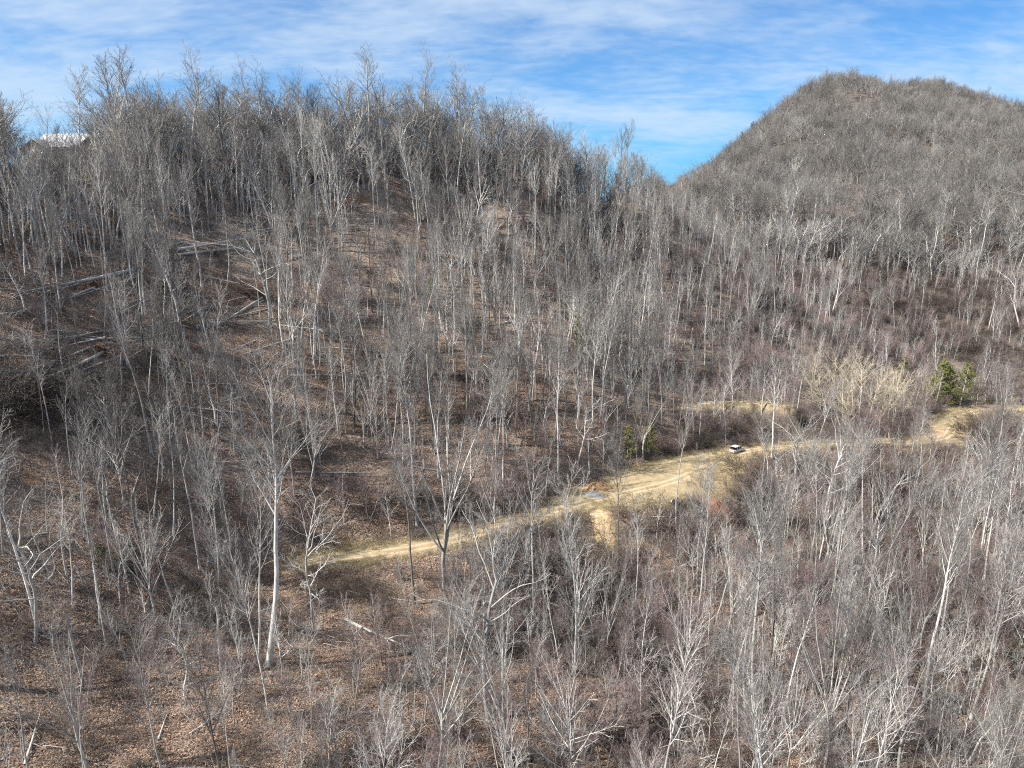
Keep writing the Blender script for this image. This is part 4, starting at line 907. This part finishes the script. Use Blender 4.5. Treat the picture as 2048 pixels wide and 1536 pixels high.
for j in range(96):
    if j < 66: bx, by = rng.uniform(0, 620), rng.uniform(430, 830)
    elif j < 80: bx, by = rng.uniform(0, 700), rng.uniform(900, 1520)
    else: bx, by = rng.uniform(700, 2000), rng.uniform(400, 640)
    sg = -1 if rng.random() < .7 else 1; L_ = rng.uniform(60, 170) * (1.0 if by < 900 else .7) * (.6 if bx > 1300 else 1)
    a_ = rng.uniform(-.1, .65); kd = 'tree' if j % 5 < 3 else 'log'
    lay((bx, by), (bx + sg * L_ * math.cos(a_), by + L_ * math.sin(a_) * .6), near_label('grey windfall' if kd == 'tree' else 'grey log', bx, by), kd, j % 7 == 0, rng.uniform(.6, .95))

# ------------------------------------------------------------------ brambles, straw, leaves and sticks on the ground
BR = [grow_tree('bramble', 81 + i, 0) for i in range(3)]
BRM = [(b[0], mesh_from('bramble', [(*tubes(*b[1][0]), 0), (*tubes(*b[2]), 0)], [M_VINE])) for b in BR]
for j, (bx, by, sc_) in enumerate([(40, 825, 2.0), (105, 800, 2.0), (165, 775, 1.8), (15, 790, 2.0), (70, 770, 1.8), (1110, 1110, 2.6), (1070, 1150, 2.8), (1135, 1165, 2.4), (1060, 1100, 2.0), (1105, 1190, 2.6), (1290, 1050, 2.0), (1350, 1060, 1.8), (1480, 945, 2.0), (1490, 860, 2.4), (1400, 890, 1.6), (1945, 865, 2.2), (1985, 855, 2.2), (1960, 890, 2.4),
    (1940, 700, 2.6), (1880, 620, 2.8), (1790, 610, 2.6), (1980, 590, 2.6), (1840, 545, 2.4), (1700, 600, 2.6), (1640, 560, 2.4), (1990, 720, 2.6), (1900, 690, 2.4), (1260, 470, 2.4), (1200, 500, 2.4), (960, 350, 2.4), (1950, 640, 2.4), (1750, 560, 2.4), (2010, 520, 2.6), (1520, 600, 2.4)]):
    p = hit(bx, by); e = empty('vine_mound', (p[0], p[1], p[2] - .1), (0, 0, rng.uniform(0, 6.28))); sc_ *= 1.35; e.scale = (sc_, sc_, sc_ * rng.uniform(.7, 1.0))
    best = min(LANDMARKS, key=lambda q: math.hypot(q[0] - bx, q[1] - by)); VM = globals().setdefault('VMC', {}); sd_ = ('right of' if bx > best[0] else 'left of') if abs(bx - best[0]) > abs(by - best[1]) else ('below' if by > best[1] else 'above')
    VM[(best[2], sd_)] = VM.get((best[2], sd_), 0) + 1
    tag(e, 'dark brown mound of vines %s the %s' % (sd_, best[2]) if VM[(best[2], sd_)] == 1 else 'dark brown vine mound, %s one %s the %s' % (ORD[VM[(best[2], sd_)] - 1], sd_, best[2]), 'vine mound', 'brown vine mounds on the banks')
    link(bpy.data.objects.new('canes', BRM[j % 3][1]), e)
def straw_tuft(seed):
    g = np.random.default_rng(seed); ns = 60; st = np.c_[g.normal(size=(ns, 2)) * .35, np.full(ns, -.03)]
    P = path(st, np.c_[g.normal(size=(ns, 2)) * .45, np.ones(ns)], g.uniform(.35, .95, ns), 3, -.25, .15, g); return mesh_from('straw_tuft', [(*tubes(P, np.full((ns, 3), .013) * np.array([1, .8, .3]), 3), 0)], [M_STRAW])
def leaf_clump(seed):
    g = np.random.default_rng(seed); ns = 90; c = np.c_[g.normal(size=(ns, 2)) * .8, g.uniform(0.02, .14, ns)]; a = g.uniform(0, 6.28, ns); L = g.uniform(.045, .11, ns)
    u = np.c_[np.cos(a), np.sin(a), g.uniform(-.6, .6, ns)]; w = np.c_[-np.sin(a), np.cos(a), g.uniform(-.6, .6, ns)]
    V = np.stack([c - u * L[:, None], c - w * L[:, None] * .6 + [0, 0, .03], c + u * L[:, None], c + w * L[:, None] * .6 + [0, 0, .03]], 1).reshape(-1, 3)
    return mesh_from('leaf_clump', [(V, np.arange(ns * 4).reshape(-1, 4), 0)], [M_LEAF])
def stick_heap(seed):
    g = np.random.default_rng(seed); ns = 9; st = np.c_[g.normal(size=(ns, 2)) * .8, g.uniform(.05, .2, ns)]; a = g.uniform(0, 6.28, ns)
    P = path(st, np.c_[np.cos(a), np.sin(a), g.uniform(-.1, .35, ns)], g.uniform(.8, 3.2, ns), 5, -.04, .12, g); R0 = np.full((ns, 5), .022) * np.linspace(1.3, .3, 5)
    L1, R1 = sprout(P, R0, 4, .3, 1., .35, 42, 0, .1, 3, g); return mesh_from('stick_heap', [(*tubes(P, R0, 4), 0), (*tubes(L1, rfix(R1, .008), 3), 0)], [M_TWIG])
def spread(cell, ymax, dens_fn):
    gx, gy = np.meshgrid(np.arange(-240, 330, cell), np.arange(36, ymax, cell), indexing='ij'); x = (gx + rng.uniform(0, cell, gx.shape)).ravel(); y = (gy + rng.uniform(0, cell, gy.shape)).ravel()
    k = np.abs(x) < .8 * y + 8; x, y = x[k], y[k]; z = Hh(x, y); px, py, f = proj(x, y, z)
    k = (rng.random(len(x)) < dens_fn(px, py, x, y)) & (px > -150) & (px < 2200); return x[k], y[k], z[k], px[k], py[k]
def slope_turn(x, y, n):
    gx = (Hh(x + .8, y) - Hh(x - .8, y)) / 1.6; gy = (Hh(x, y + .8) - Hh(x, y - .8)) / 1.6
    return np.c_[np.arctan(gy), -np.arctan(gx), np.zeros(n)]
def bb(px, py, L): return np.max([w * np.exp(-((px - a) / rx) ** 2 - ((py - b) / ry) ** 2) for a, b, rx, ry, w in L], 0)
BL = [(90, 800, 110, 50, .9), (1085, 1130, 95, 85, 1.0), (1330, 1045, 110, 40, .8), (1480, 945, 30, 25, .9), (1960, 870, 60, 40, .9), (1700, 960, 350, 45, .45), (1900, 620, 220, 110, .55), (1640, 600, 260, 90, .35), (1230, 480, 80, 50, .5), (1150, 1250, 160, 90, .75), (1260, 1300, 90, 90, .6),
      (1500, 1130, 500, 110, .28), (680, 1160, 110, 40, .55), (240, 1150, 110, 45, .4), (950, 1010, 260, 40, .4), (1700, 850, 250, 30, .5), (350, 1230, 160, 60, .25), (960, 330, 60, 60, .6), (780, 600, 80, 60, .3), (1420, 870, 130, 30, .6), (1700, 1350, 500, 200, .16)]
x, y, z, px, py = spread(1.7, 330, lambda px, py, x, y: .55 * bb(px, py, BL) + .03)
d2 = np.sqrt(((np.c_[x, y][:, None] - road_pts[None]) ** 2).sum(-1)) - road_h[None]; k = (d2.min(1) > .9) & ~((px > 1165) & (px < 1255) & (py > 990) & (py < 1108)); x, y, z = x[k], y[k], z[k]; n = len(x)
sz = rng.uniform(.6, 1.5, n); scatter_stuff('bramble_tangle', 'tangled brown brambles and vines covering the banks and the gully', [m for _, m in BRM], np.c_[x, y, z], rng.integers(0, 3, n), np.c_[np.zeros((n, 2)), rng.uniform(0, 6.28, n)], np.c_[sz, sz, sz * rng.uniform(.6, 1.2, n)])
SL = [(1210, 1050, 45, 55, 1.2), (1215, 1075, 38, 40, 1.), (1240, 1092, 40, 14, 1.), (1185, 1025, 25, 25, .8), (1420, 965, 40, 45, .9), (1455, 930, 35, 18, .9), (1950, 840, 60, 14, .6), (720, 1088, 90, 10, .8), (1300, 1005, 110, 10, .7), (690, 1130, 100, 10, .7), (660, 1170, 90, 25, .3), (1600, 690, 60, 20, .3), (1920, 545, 60, 20, .25), (1560, 810, 160, 8, .6), (560, 1370, 120, 40, .15)]
x, y, z, px, py = spread(.75, 240, lambda px, py, x, y: bb(px, py, SL))
x2, y2, z2, px2, py2 = spread(.6, 260, lambda px, py, x, y: np.where((px > 480) & (py < 1180) & (py > 780), .75, 0))
dd = (np.sqrt(((np.c_[x2, y2][:, None] - RP['main'][0][None]) ** 2).sum(-1)) - RP['main'][1][None]).min(1); k = (np.abs(dd - .3) < 1.1) | ((dd < 0) & (rng.random(len(x2)) < .10) & (fbm(x2, y2, 5, 2) > .1))
x = np.r_[x, x2[k]]; y = np.r_[y, y2[k]]; z = np.r_[z, z2[k]]; n = len(x); sz = rng.uniform(.5, 1.3, n)
scatter_stuff('dry_grass', 'straw-coloured dry grass along the track and on the bank below it', [straw_tuft(i) for i in (1, 2, 3)], np.c_[x, y, z], rng.integers(0, 3, n), np.c_[np.zeros((n, 2)), rng.uniform(0, 6.28, n)], np.c_[sz, sz, sz * rng.uniform(.5, 1.0, n)])
x, y, z, px, py = spread(1.0, 175, lambda px, py, x, y: .75 * np.ones_like(px))
dd = np.concatenate([(np.sqrt(((np.c_[x[i:i + 4000], y[i:i + 4000]][:, None] - road_pts[None]) ** 2).sum(-1)) - road_h[None]).min(1) for i in range(0, len(x), 4000)]); k = dd > .5; x, y, z = x[k], y[k], z[k]; n = len(x)
sz = rng.uniform(.8, 1.5, n); scatter_stuff('fallen_leaves', 'brown leaf litter covering the forest floor', [leaf_clump(i) for i in range(4)], np.c_[x, y, z], rng.integers(0, 4, n), slope_turn(x, y, n), np.c_[sz, sz, sz])
x, y, z, px, py = spread(2.4, 260, lambda px, py, x, y: .5 * np.ones_like(px))
dd = (np.sqrt(((np.c_[x, y][:, None] - road_pts[None]) ** 2).sum(-1)) - road_h[None]).min(1); k = dd > 1; x, y, z = x[k], y[k], z[k]; n = len(x)
sz = rng.uniform(.6, 1.7, n); scatter_stuff('fallen_sticks', 'grey broken branches and sticks littering the forest floor', [stick_heap(i) for i in range(4)], np.c_[x, y, z], rng.integers(0, 4, n), slope_turn(x, y, n), np.c_[sz, sz, sz])

# ------------------------------------------------------------------ red dirt mound, gravel patch with a stake, pipe
def mound(name, c, rx, ry, h, m, label, cat, seed, rz=0):
    g = np.random.default_rng(seed); n, k = 26, 9; V = []
    for j in range(k + 1):
        for i in range(n):
            a = i / n * 6.283; r = j / k; w = 1 + .18 * math.sin(2 * a + seed) + .1 * math.sin(5 * a); x = r * rx * w * math.cos(a); y = r * ry * w * math.sin(a)
            xx = c[0] + x * math.cos(rz) - y * math.sin(rz); yy = c[1] + x * math.sin(rz) + y * math.cos(rz)
            zz = float(Hh(xx, yy)) + h * (1 - r * r) ** 1.2 * (1 + .35 * g.uniform(-1, 1)) + (.07 if j < k else -.12); V.append((xx - c[0], yy - c[1], zz - c[2]))
    F_ = [(j * n + i, j * n + (i + 1) % n, (j + 1) * n + (i + 1) % n, (j + 1) * n + i) for j in range(1, k) for i in range(n)] + [(i, (i + 1) % n, n + (i + 1) % n, n + i) for i in range(n)]
    o = mesh_obj(name, [(V, F_, 0)], [m], None, True); o.location = tuple(c); return tag(o, label, cat)
mound('dirt_mound', hit(1432, 1020), 4.2, 2.0, .9, plain('red_soil', (.27, .125, .08), .95, 0, .4, 1.2), 'heap of bare red earth at the lower edge of the wide track', 'dirt mound', 3)
mound('gravel_patch', hit(1190, 991), 2.6, 2.0, .35, plain('blue_gravel', (.17, .18, .19), .9, 0, .35, 6), 'blue-grey gravel patch at the foot of the orange cut bank beside the track', 'gravel', 4)
mound('eroded_bank', hit(1207, 1050), 2.3, 6.5, .45, plain('tan_soil', (.44, .32, .185), .95, 0, .45, 1.2), 'pale raw bank of tan earth spilling downhill below the gravel patch', 'dirt bank', 8)
mound('dirt_bank', hit(1196, 979), 3.4, 1.2, 1.5, plain('orange_soil', (.33, .20, .11), .95, 0, .45, 1.5), 'orange cut of bare earth above the gravel patch', 'dirt bank', 6)
pg = hit(1186, 985); st = empty('marker_stake', pg); tag(st, 'white marker stake standing in the gravel patch', 'stake')
MW = plain('white_paint', (.78, .78, .76), .5, 0, .05)
mesh_obj('post', [box_chunk(-.06, .06, -.06, .06, -.2, 1.25)], [MW], st); mesh_obj('cap', [box_chunk(-.085, .085, -.085, .085, 1.252, 1.34)], [MW], st)
pp = hit(1352, 1012); pe = empty('drain_pipe', (pp[0], pp[1], pp[2] + .45), (R(90), 0, R(40))); tag(pe, 'short black corrugated pipe with a pale rim lying at the edge of the track', 'pipe')
zz = np.linspace(-1.0, 1.0, 25); Pp = np.zeros((1, 25, 3)); Pp[0, :, 2] = zz; Rp_ = (.45 + .03 * np.cos(np.arange(25) * math.pi))[None]
mesh_obj('tube', [(*tubes(Pp, Rp_, 16), 0), (*tubes(Pp, Rp_ - .07, 16), 0)], [plain('black_plastic', (.03, .03, .035), .5)], pe)
Pr = np.zeros((1, 5, 3)); Pr[0, :, 2] = (-1.06, -1.0, -.95, -.9, -.86)
mesh_obj('rim', [(*tubes(Pr, np.array([[.36, .52, .54, .52, .46]]), 16), 0)], [plain('grey_rim', (.62, .64, .66), .5)], pe)

# ------------------------------------------------------------------ parked car
MC = plain('silver_white_paint', (.47, .47, .465), .35, 0, .03); MG = plain('dark_glass', (.02, .022, .026), .12, 0, .1); MTY = plain('tyre_rubber', (.025, .025, .025), .85); MRIM = plain('alloy', (.45, .45, .46), .35, .8)
MLT = plain('red_lens', (.40, .02, .02), .25); MDK = plain('painted_interior_shade', (.03, .03, .032), .8); MHL = plain('clear_lens', (.75, .76, .78), .15)
pc = hit(1473, 905); car = empty('parked_car', (pc[0], pc[1], ZR + CAMZ + .06), (0, 0, R(38))); tag(car, 'small silver-white car with dark windows and raised tailgate parked on the track', 'car')
def loft(secs, m=0, close=True):
    n = len(secs[0]); V = [p for s_ in secs for p in s_]; F_ = [(i * n + j, i * n + (j + 1) % n, (i + 1) * n + (j + 1) % n, (i + 1) * n + j) for i in range(len(secs) - 1) for j in range(n)]
    me = [(V, F_, m)]
    if close: me += [(list(secs[0]), [tuple(range(n))[::-1]], m), (list(secs[-1]), [tuple(range(n))], m)]
    return me
def ring(x, w, z0, z1, r): return [(x, -w + r, z0), (x, w - r, z0), (x, w, z0 + r), (x, w, z1 - r), (x, w - r, z1), (x, -w + r, z1), (x, -w, z1 - r), (x, -w, z0 + r)]
body = loft([ring(-2.25, .80, .42, .95, .12), ring(-2.12, .90, .30, 1.04, .12), ring(-1.0, .93, .26, 1.05, .1), ring(.9, .93, .26, 1.04, .1), ring(1.2, .92, .26, 1.0, .12), ring(2.0, .86, .30, .86, .14), ring(2.25, .74, .38, .72, .14)])
mesh_obj('body', body, [MC], car, True)
roof = loft([ring(-1.72, .70, 1.52, 1.60, .035), ring(-1.3, .73, 1.56, 1.66, .04), ring(-.2, .73, 1.58, 1.68, .04), ring(.35, .70, 1.52, 1.61, .035)]); mesh_obj('roof', roof, [MC], car, True)
def slab(p, t):
    p = [Vector(q) for q in p]; nrm = (p[1] - p[0]).cross(p[2] - p[0]).normalized() * t
    V = [tuple(q) for q in p] + [tuple(q + nrm) for q in p]; n = len(p)
    return [(V, [tuple(range(n))[::-1], tuple(range(n, 2 * n))], 0)] + [(V, [(i, (i + 1) % n, n + (i + 1) % n, n + i) for i in range(n)], 0)]
for s_ in (-1, 1):
    for x0, x1, t0, t1 in ((-1.95, -1.0, -1.68, -.98), (-.92, .0, -.90, -.05), (.08, 1.1, .04, .33)):
        mesh_obj('side_window', slab([(x0, s_ * .86, 1.07), (x1, s_ * .86, 1.07), (t1, s_ * .72, 1.53), (t0, s_ * .72, 1.53)], .03), [MG], car)
    for x0, x1 in ((-1.0, -.95), (.0, .05)):
        mesh_obj('pillar', slab([(x0 - .01, s_ * .865, 1.03), (x1 + .04, s_ * .865, 1.03), (x1 + .03, s_ * .735, 1.56), (x0, s_ * .735, 1.56)], .04), [MC], car)
    mesh_obj('tail_lamp', [box_chunk(-2.262, -2.14, s_ * .80 - .075, s_ * .80 + .075, .78, 1.03)], [MLT], car)
    mesh_obj('headlight', [box_chunk(2.05, 2.245, s_ * .66 - .14, s_ * .66 + .14, .62, .76)], [MHL], car)
    mesh_obj('mirror', [box_chunk(.72, .88, s_ * 1.0 - .09, s_ * 1.0 + .09, 1.03, 1.17)], [MC], car)
    for x0 in (-1.38, 1.38):
        w = mesh_obj('wheel', [(*tubes(np.array([[(x0, s_ * .80 - .11, .33), (x0, s_ * .80 - .08, .33), (x0, s_ * .80 + .08, .33), (x0, s_ * .80 + .11, .33)]]), np.array([[.27, .335, .335, .27]]), 18), 0)], [MTY], car)
        a = np.arange(12) / 12 * 6.283; yy = s_ * .80 + s_ * .115
        mesh_obj('rim', [([(x0 + .24 * math.cos(q), yy, .33 + .24 * math.sin(q)) for q in a] + [(x0, yy + s_ * .02, .33)], [(i, (i + 1) % 12, 12) for i in range(12)], 0)], [MRIM], w)
mesh_obj('windscreen', slab([(1.12, -.80, 1.06), (1.12, .80, 1.06), (.36, .66, 1.55), (.36, -.66, 1.55)], .03), [MG], car)
mesh_obj('cargo_shade_panel', slab([(-2.16, -.72, .98), (-2.16, .72, .98), (-1.78, .64, 1.5), (-1.78, -.64, 1.5)], .02), [MDK], car)  # dark-coloured panel across the open rear, painting in the shade of the cargo space
tg = mesh_obj('tailgate', slab([(-1.72, -.70, 1.62), (-1.72, .70, 1.62), (-2.62, .74, 1.98), (-2.62, -.74, 1.98)], .06), [MC], car)
mesh_obj('rear_window', slab([(-1.86, -.58, 1.60), (-1.86, .58, 1.60), (-2.34, .60, 1.79), (-2.34, -.60, 1.79)], -.02), [MG], tg)
mesh_obj('rear_bumper', loft([ring(-2.33, .76, .40, .60, .06), ring(-2.2, .86, .38, .62, .06)]), [MC], car)
mesh_obj('number_plate', [box_chunk(-2.275, -2.256, -.22, .22, .68, .80)], [MW], car)

# ------------------------------------------------------------------ house behind the trees on the left end of the ridge
hp = np.array(at(128, 322, 203)); hz = float(Hh(hp[0], hp[1])); hz = min(hz, hp[2]) - .3
house = empty('house', (hp[0], hp[1] + 4, hz), (0, 0, R(-6))); tag(house, 'brown house with white metal roof half hidden by bare trees on the ridge', 'house')
MWALL = plain('beige_wall', (.46, .40, .31), .8, 0, .12); MBRN = plain('brown_siding', (.17, .11, .075), .85, 0, .2, 3); MROOF = plain('white_metal_roof', (.40, .41, .42), .5, 0, .2); MFR = plain('window_trim', (.72, .71, .68), .6)
top = CAMZ + ray(128, 266)[1] * (hp[1] + 6) - hz; ea = top - 3.6
mesh_obj('wall', [box_chunk(-10.5, 10.5, 0, 9, -3, ea)], [MBRN], house)
mesh_obj('basement_wall', [box_chunk(-11.9, -4.6, -3.2, -.004, -3, ea - 1.0)], [MWALL], house)
def gable(x0, x1, y0, y1, z0, h, nm, m):
    xm = (x0 + x1) / 2; V = [(x0, y0, z0), (x1, y0, z0), (xm, y0, z0 + h), (x0, y1, z0), (x1, y1, z0), (xm, y1, z0 + h)]
    mesh_obj(nm, [(V, [(0, 1, 2), (5, 4, 3)], 0), (V, [(0, 3, 4, 1)], 0)], [m], house)
    for q0, q1 in (((x0 - .5, z0 - .28), (xm, z0 + h + .08)), ((xm, z0 + h + .08), (x1 + .5, z0 - .28))):
        a, b = q0, q1; mesh_obj('roof', slab([(a[0], y0 - .6, a[1]), (b[0], y0 - .6, b[1]), (b[0], y1 + .3, b[1]), (a[0], y1 + .3, a[1])], .14), [MROOF], house)
gable(-11.9, -4.6, -3.2, 3.5, ea - .98, 2.6, 'gable', MBRN); gable(4.2, 11.6, -2.6, 3.5, ea - .4, 2.4, 'gable', MBRN)
mesh_obj('wing_wall', [box_chunk(4.2, 11.6, -2.6, -.004, -3, ea - .42)], [MBRN], house)
mesh_obj('roof', slab([(-11, -.7, ea - .35), (11, -.7, ea - .35), (11, 4.5, top), (-11, 4.5, top)], .14), [MROOF], house)
mesh_obj('roof', slab([(-11, 4.502, top), (11, 4.502, top), (11, 9.7, ea - .35), (-11, 9.7, ea - .35)], .14), [MROOF], house)
mesh_obj('chimney', [box_chunk(7.2, 8.4, 5.2, 6.2, ea, top + 1.3)], [MBRN], house)
for x0, y0, z0, w, h in ((-10.6, -3.2, ea - 3.0, 1.2, 1.5), (-7.0, -3.2, ea - 3.0, 1.2, 1.5), (-3.4, 0, ea - 2.2, 1.6, 1.5), (-.6, 0, ea - 2.2, 1.6, 1.5), (2.0, 0, ea - 2.2, 1.6, 1.5), (6.4, -2.6, ea - 2.4, 1.5, 1.5), (9.0, -2.6, ea - 2.4, 1.5, 1.5)):
    f = mesh_obj('window', [box_chunk(x0 - .12, x0 + w + .12, y0 - .06, y0 - .004, z0 - .12, z0 + h + .12)], [MFR], house)
    mesh_obj('pane', [box_chunk(x0, x0 + w, y0 - .075, y0 - .062, z0, z0 + h)], [MG], f)
